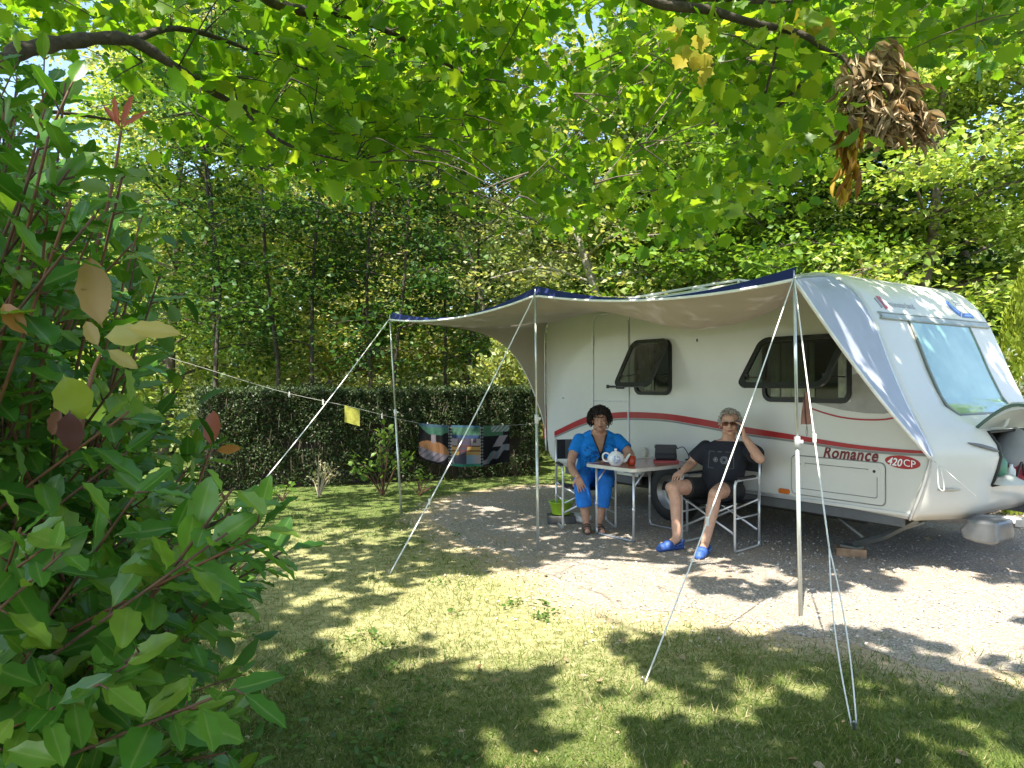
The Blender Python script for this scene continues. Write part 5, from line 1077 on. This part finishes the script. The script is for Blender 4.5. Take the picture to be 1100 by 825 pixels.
def crown(tname,tr_,base,cs,seed):
    pos,ax,nr=spray(cs,21,seed,.32); kk=shadekeep(pos); pos,ax,nr=pos[kk],ax[kk],nr[kk]; n=len(pos)
    link('crown',leafmesh('crown',*LOBED,pos-np.array(base),ax,nr,.062+.07*RNG.random(n)),OVL,tr_)
crown('a',t1,LB,[c for c,x in spr if x<560],31); crown('b',t2,B2,[c for c,x in spr if x>=560],32)
twigs([c for c,x in spr if x<560][::3],b1,loc1,.3,31); twigs([c for c,x in spr if x>=560][::3],b2,loc2,.3,32)
b1.build('trunk',BARKD,t1); b2.build('trunk',BARK,t2)
# unseen crowns over lawn and caravan, added and shaped to throw the dappled shade
SIMP=([(0,0,0),(.34,.2,.05),(.5,.55,.02),(.2,.8,0),(0,1,-.08),(-.2,.8,0),(-.5,.55,.02),(-.34,.2,.05)],[(0,1,2,3),(0,3,4,5),(0,5,6,7)])
for tr_,base,sel,seed in ((t1,LB,lambda x:x<.4,41),(t2,B2,lambda x:x>=.4,42)):
    k=1350; rg=np.random.default_rng(seed); gx=rg.uniform(-6.5,5.6,k); gy=.6+9.0*rg.random(k)**1.5; z=rg.uniform(4.4,7.4,k); cen=np.stack([gx,gy,np.zeros(k)],1)+np.array(SUN)[None]*(z/SUN.z)[:,None]
    vis=(z-1.5)/np.maximum(cen[:,1],.05)
    ok=sel(cen[:,0])&((gy<5.8)|((gx>2.8)&(gy<8.2))|(rg.random(k)<.22))&(gx<5.8-.5*np.maximum(gy-7,0))&~((gx<-.85)&(gy<2.9)&(rg.random(k)<.92))&((cen[:,1]<.3)|(vis>.56)); cen=cen[ok]
    pos,ax,nr=spray([Vector(c) for c in cen],26,seed,.45); kk=shadekeep(pos); pos,ax,nr=pos[kk],ax[kk],nr[kk]; n=len(pos)
    link('shade_crown',leafmesh('shade_crown',*SIMP,pos-np.array(base),ax,nr,.13+.10*RNG.random(n)),OVL,tr_)
# yellow leaves and dead cluster
yc=[P(x,y,Y) for x,y,Y in ((722,28,4.2),(735,50,4.15),(748,60,4.15),(760,70,4.2),(838,18,4.35),(845,30,4.3),(862,20,4.35),(880,22,4.4),(890,30,4.4),(745,35,4.1))]
pos=[];ax=[]
for c in yc:
    for _ in range(3): pos.append(tuple(c+Vector(RNG.normal(size=3))*.03-LB)); ax.append((RNG.normal()*.4,RNG.normal()*.4,-1))
n=len(pos); link('yellow_leaves',leafmesh('yellow_leaves',*LOBED,pos,ax,np.array([0,-1,.3])+unit(n)*.5,.065+.035*RNG.random(n)),YEL,t1)
DEAD=leafmat('dead_leaf',[(.20,.14,.08),(.36,.28,.17),(.52,.43,.30),(.30,.19,.08)],.2,.75,.15,(1.2,1.0,.7))
CURL=([(0,0,0),(.20,.2,.14),(.30,.45,.26),(.20,.75,.20),(.05,1,-.12),(-.22,.72,.16),(-.34,.42,.24),(-.20,.2,.13),(0,.25,-.02),(0,.5,-.02),(0,.75,-.02)],[(0,1,8),(8,1,2,9),(9,2,3,10),(10,3,4),(0,8,7),(8,9,6,7),(9,10,5,6),(10,4,5)])
cp=[];ca=[]
path=[P(918,78,4.4),P(938,55,4.4),P(955,75,4.42),P(972,105,4.45),P(992,135,4.45)]; p2=[P(918,80,4.4),P(915,110,4.4),P(910,135,4.38)]
b=MB()
for L in (path,p2,[P(925,95,4.4),P(945,115,4.4),P(960,130,4.42)]):
    q=spline(L,7); b.tube([loc1(v_) for v_ in q],.006,5)
    for c in q:
        for _ in range(13 if L is not p2 else 9): cp.append(tuple(c+Vector(RNG.normal(size=3))*.043+Vector((0,0,-.05*RNG.random()))-LB)); ca.append((RNG.normal()*.6+(.45 if L is path else -.1),RNG.normal()*.6,-.7))
n=len(cp); dc=link('dead_leaf_cluster',leafmesh('dead_leaf_cluster',*CURL,cp,ca,np.array([0,-1,.2])+unit(n)*1.1,.075+.07*RNG.random(n),None,.022+.032*RNG.random(n)),DEAD,t1); b.build('dead_twigs',TWIG,dc)
cp=[];ca=[]
for c in spline([P(910,130,4.38),P(914,165,4.38),P(908,195,4.38)],6):
    for _ in range(4): cp.append(tuple(c+Vector(RNG.normal(size=3))*.03-LB)); ca.append((RNG.normal()*.25-.1,RNG.normal()*.3,-1))
n=len(cp); link('golden_leaves',leafmesh('golden_leaves',*CURL,cp,ca,np.array([0,-1,.2])+unit(n)*.8,.10+.06*RNG.random(n),None,.03+.035*RNG.random(n)),leafmat('golden_dead_leaf',[(.26,.12,.02),(.40,.24,.03),(.50,.36,.04),(.20,.08,.02)],.3,.6),t1)
n=2; link('orange_leaf',leafmesh('orange_leaf',*LEAF6,[tuple(P(806,92,5.0)-LB),tuple(P(809,93,5.02)-LB)],[(0,0,-1),(.2,0,-1)],[(0,-1,.2),(.3,-1,0)],[.10,.09]),plain('orange_dry',(.50,.13,.03),.6,trans=.3),t1)
# ------------------------------------------------------------------ foreground bush
BUSHM=leafmat('bush_leaf',[(.045,.14,.02),(.065,.19,.024),(.09,.23,.03),(.13,.27,.035),(.20,.32,.045)],.34,.27,.5,(1.6,1.5,.5),vein=True)
SIL=[(-160,40),(60,60),(110,150),(150,215),(185,265),(178,330),(200,385),(235,440),(258,490),(255,530),(308,560),(318,610),(285,655),(262,700),(296,770),(280,830),(300,990),(-160,990)]
SX=[p[0] for p in SIL];
bu=thing('bush','large glossy green bush filling the left foreground','bush',(-1.55,1.75,0)); BB=Vector((-1.55,1.75,0))
bs=MB(); lp=[];la=[];ln_=[];lz=[]
rg=np.random.default_rng(77); tries=0; shoots=0
while shoots<400 and tries<30000:
    tries+=1; Yd=.95+1.75*rg.random()**1.1; px_=rg.uniform(-150,318); py_=rg.uniform(60,960)
    if not inpoly(np.array([px_]),np.array([py_]),SIL)[0]: continue
    tip=P(px_,py_,Yd)
    if tip.z<.06 or tip.z>2.45: continue
    if px_>150 and py_<520 and Yd<1.5: continue
    root=BB+Vector((rg.normal()*.2,rg.normal()*.2,0)); start=root.lerp(Vector((tip.x,tip.y,0)),.35)+Vector((0,0,max(.05,tip.z*.55)))
    out=(tip-start); mid=start+out*.55+Vector((0,0,-.05+.12*rg.random())); q=spline([start,mid,tip],7); N=len(q); shoots+=1
    bs.tube([x-BB for x in q],[.0046-.003*k/N for k in range(N)],5,m=1 if rg.random()<.45 else 0)
    nl=int(16+10*rg.random()); ph=rg.random()*6
    for j in range(nl):
        f=.10+.90*(j/(nl-1))**.8; k=min(N-2,int(f*(N-1))); c=q[k].lerp(q[k+1],f*(N-1)-k); tg=(q[k+1]-q[k]).normalized(); sd=tg.orthogonal().normalized(); sd=Matrix.Rotation(ph+j*2.4,3,tg)@sd
        d=(tg*(.35+.5*f)+sd*(1.0-.35*f)+Vector((0,0,-.25))).normalized(); nrm_=(Vector((0,0,1))*.9+tg*.5-sd*.2+Vector(rg.normal(size=3))*.3)
        L=(.055+.048*rg.random())*(1.05 if f<.85 else .8); lp.append(tuple(c+d*.012-BB)); la.append(tuple(d)); ln_.append(tuple(nrm_)); lz.append(L)
        if j%2==0: bs.tube([c-BB,c+d*.016-BB],[.0018,.0014],4)
for _ in range(9):
    q=spline([BB+Vector((rg.normal()*.08,rg.normal()*.08,-.03)),BB+Vector((rg.uniform(-.35,.02),rg.uniform(-.1,.3),.7)),BB+Vector((rg.uniform(-.6,-.05),rg.uniform(-.1,.4),1.5))],6); bs.tube([x-BB for x in q],[.016-.0011*k for k in range(len(q))],6)
bs.build('stems',[TWIG,TWIGR],bu)
link('leaves',leafmesh('leaves',BLEAF[0],BLEAF[1],lp,la,ln_,lz,BLEAF[2],np.array(lz)*(.68+.42*rg.random(len(lz)))),BUSHM,bu)
# inner darker leaves
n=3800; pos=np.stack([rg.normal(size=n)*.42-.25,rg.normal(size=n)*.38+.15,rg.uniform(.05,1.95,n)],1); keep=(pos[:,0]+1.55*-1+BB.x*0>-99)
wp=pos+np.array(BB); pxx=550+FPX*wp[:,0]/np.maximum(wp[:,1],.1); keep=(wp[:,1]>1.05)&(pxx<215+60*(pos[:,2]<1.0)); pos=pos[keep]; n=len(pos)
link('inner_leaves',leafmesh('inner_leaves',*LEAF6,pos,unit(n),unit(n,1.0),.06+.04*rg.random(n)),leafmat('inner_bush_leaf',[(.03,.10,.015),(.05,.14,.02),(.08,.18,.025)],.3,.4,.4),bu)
# coloured leaves and the tall young shoot
def shoot(L,r,m=TWIGR): 
    q=spline(L,6); b=MB(); b.tube([x-BB for x in q],[r*(1-.6*k/len(q)) for k in range(len(q))],6); b.build('shoot',m,bu); return q
def cleaf(px,py,Y,dx,dy,L,col,nm,tr=.35,w=1.0,nrm_=(0.15,-1,.35)):
    p=P(px,py,Y)-BB; d=Vector((dx,.05,-dy)).normalized(); o=link(nm,leafmesh(nm,BLEAF[0],BLEAF[1],[tuple(p)],[tuple(d)],[nrm_],[L],BLEAF[2],[L*w]),COLM(nm,col,tr),bu)
_cm={}
def COLM(nm,col,tr):
    if (nm,col) not in _cm: _cm[(nm,col)]=leafmat(nm+'_tint',[tuple(c*.85 for c in col),col],tr,.4,.4,(1.2,1.1,.8))
    return _cm[(nm,col)]
q=shoot([P(70,360,1.75),P(105,260,1.75),P(122,190,1.75),P(130,140,1.75)],.006)
for k,(dx,dy) in enumerate(((-.55,-1),(.2,-1),(.75,-.8),(-.15,-.6))): cleaf(130,138,1.75,dx*1.3,dy,.078+.014*(k%2),(.46,.12,.06),'red_leaf',.4,.34,((.5-.25*k),-1,.2))
for (x,y,dx) in ((108,250,-1),(112,235,1),(118,205,-1),(121,195,1),(115,222,.8)): cleaf(x,y,1.75,dx,-.35,.085,(.12,.22,.03),'young_leaf',.4)
shoot([P(85,470,1.0),P(98,405,1.0),P(108,380,1.0)],.004)
cleaf(110,352,1.0,-.25,-1,.104,(.30,.19,.045),'ochre_leaf',.3,.85); cleaf(112,362,1.0,1,-.12,.058,(.42,.38,.10),'yellow_leaf',.4,1.1); cleaf(135,352,.98,1,.05,.069,(.46,.38,.10),'yellow_leaf',.4,.7); cleaf(115,375,1.0,.9,.55,.046,(.38,.31,.09),'yellow_leaf',.4,.8); cleaf(106,372,1.0,-.45,-.8,.042,(.33,.24,.06),'ochre_leaf',.3,.9)
cleaf(30,360,.97,-.6,-.7,.06,(.34,.16,.04),'ochre_leaf',.3,.8); cleaf(68,402,.95,.35,.9,.062,(.22,.27,.02),'lime_leaf',.4,1.5); cleaf(75,440,.95,0,1,.055,(.055,.012,.018),'dark_red_leaf',.2,1.2); cleaf(66,438,.96,-.5,1,.04,(.10,.035,.025),'dark_red_leaf',.2,1.0)
cleaf(226,478,2.0,.05,-1,.095,(.50,.16,.11),'red_leaf',.4,.95); cleaf(232,484,2.0,1,-.15,.065,(.48,.20,.04),'orange_leaf',.4,.8); shoot([P(205,540,2.0),P(220,500,2.0),P(227,480,2.0)],.0045)
cleaf(122,232,1.9,.3,-.4,.02,(.06,.06,.30),'violet_bud',.1,2.2); cleaf(52,142,1.9,.3,-.4,.02,(.09,.09,.30),'violet_bud',.1,2.2)
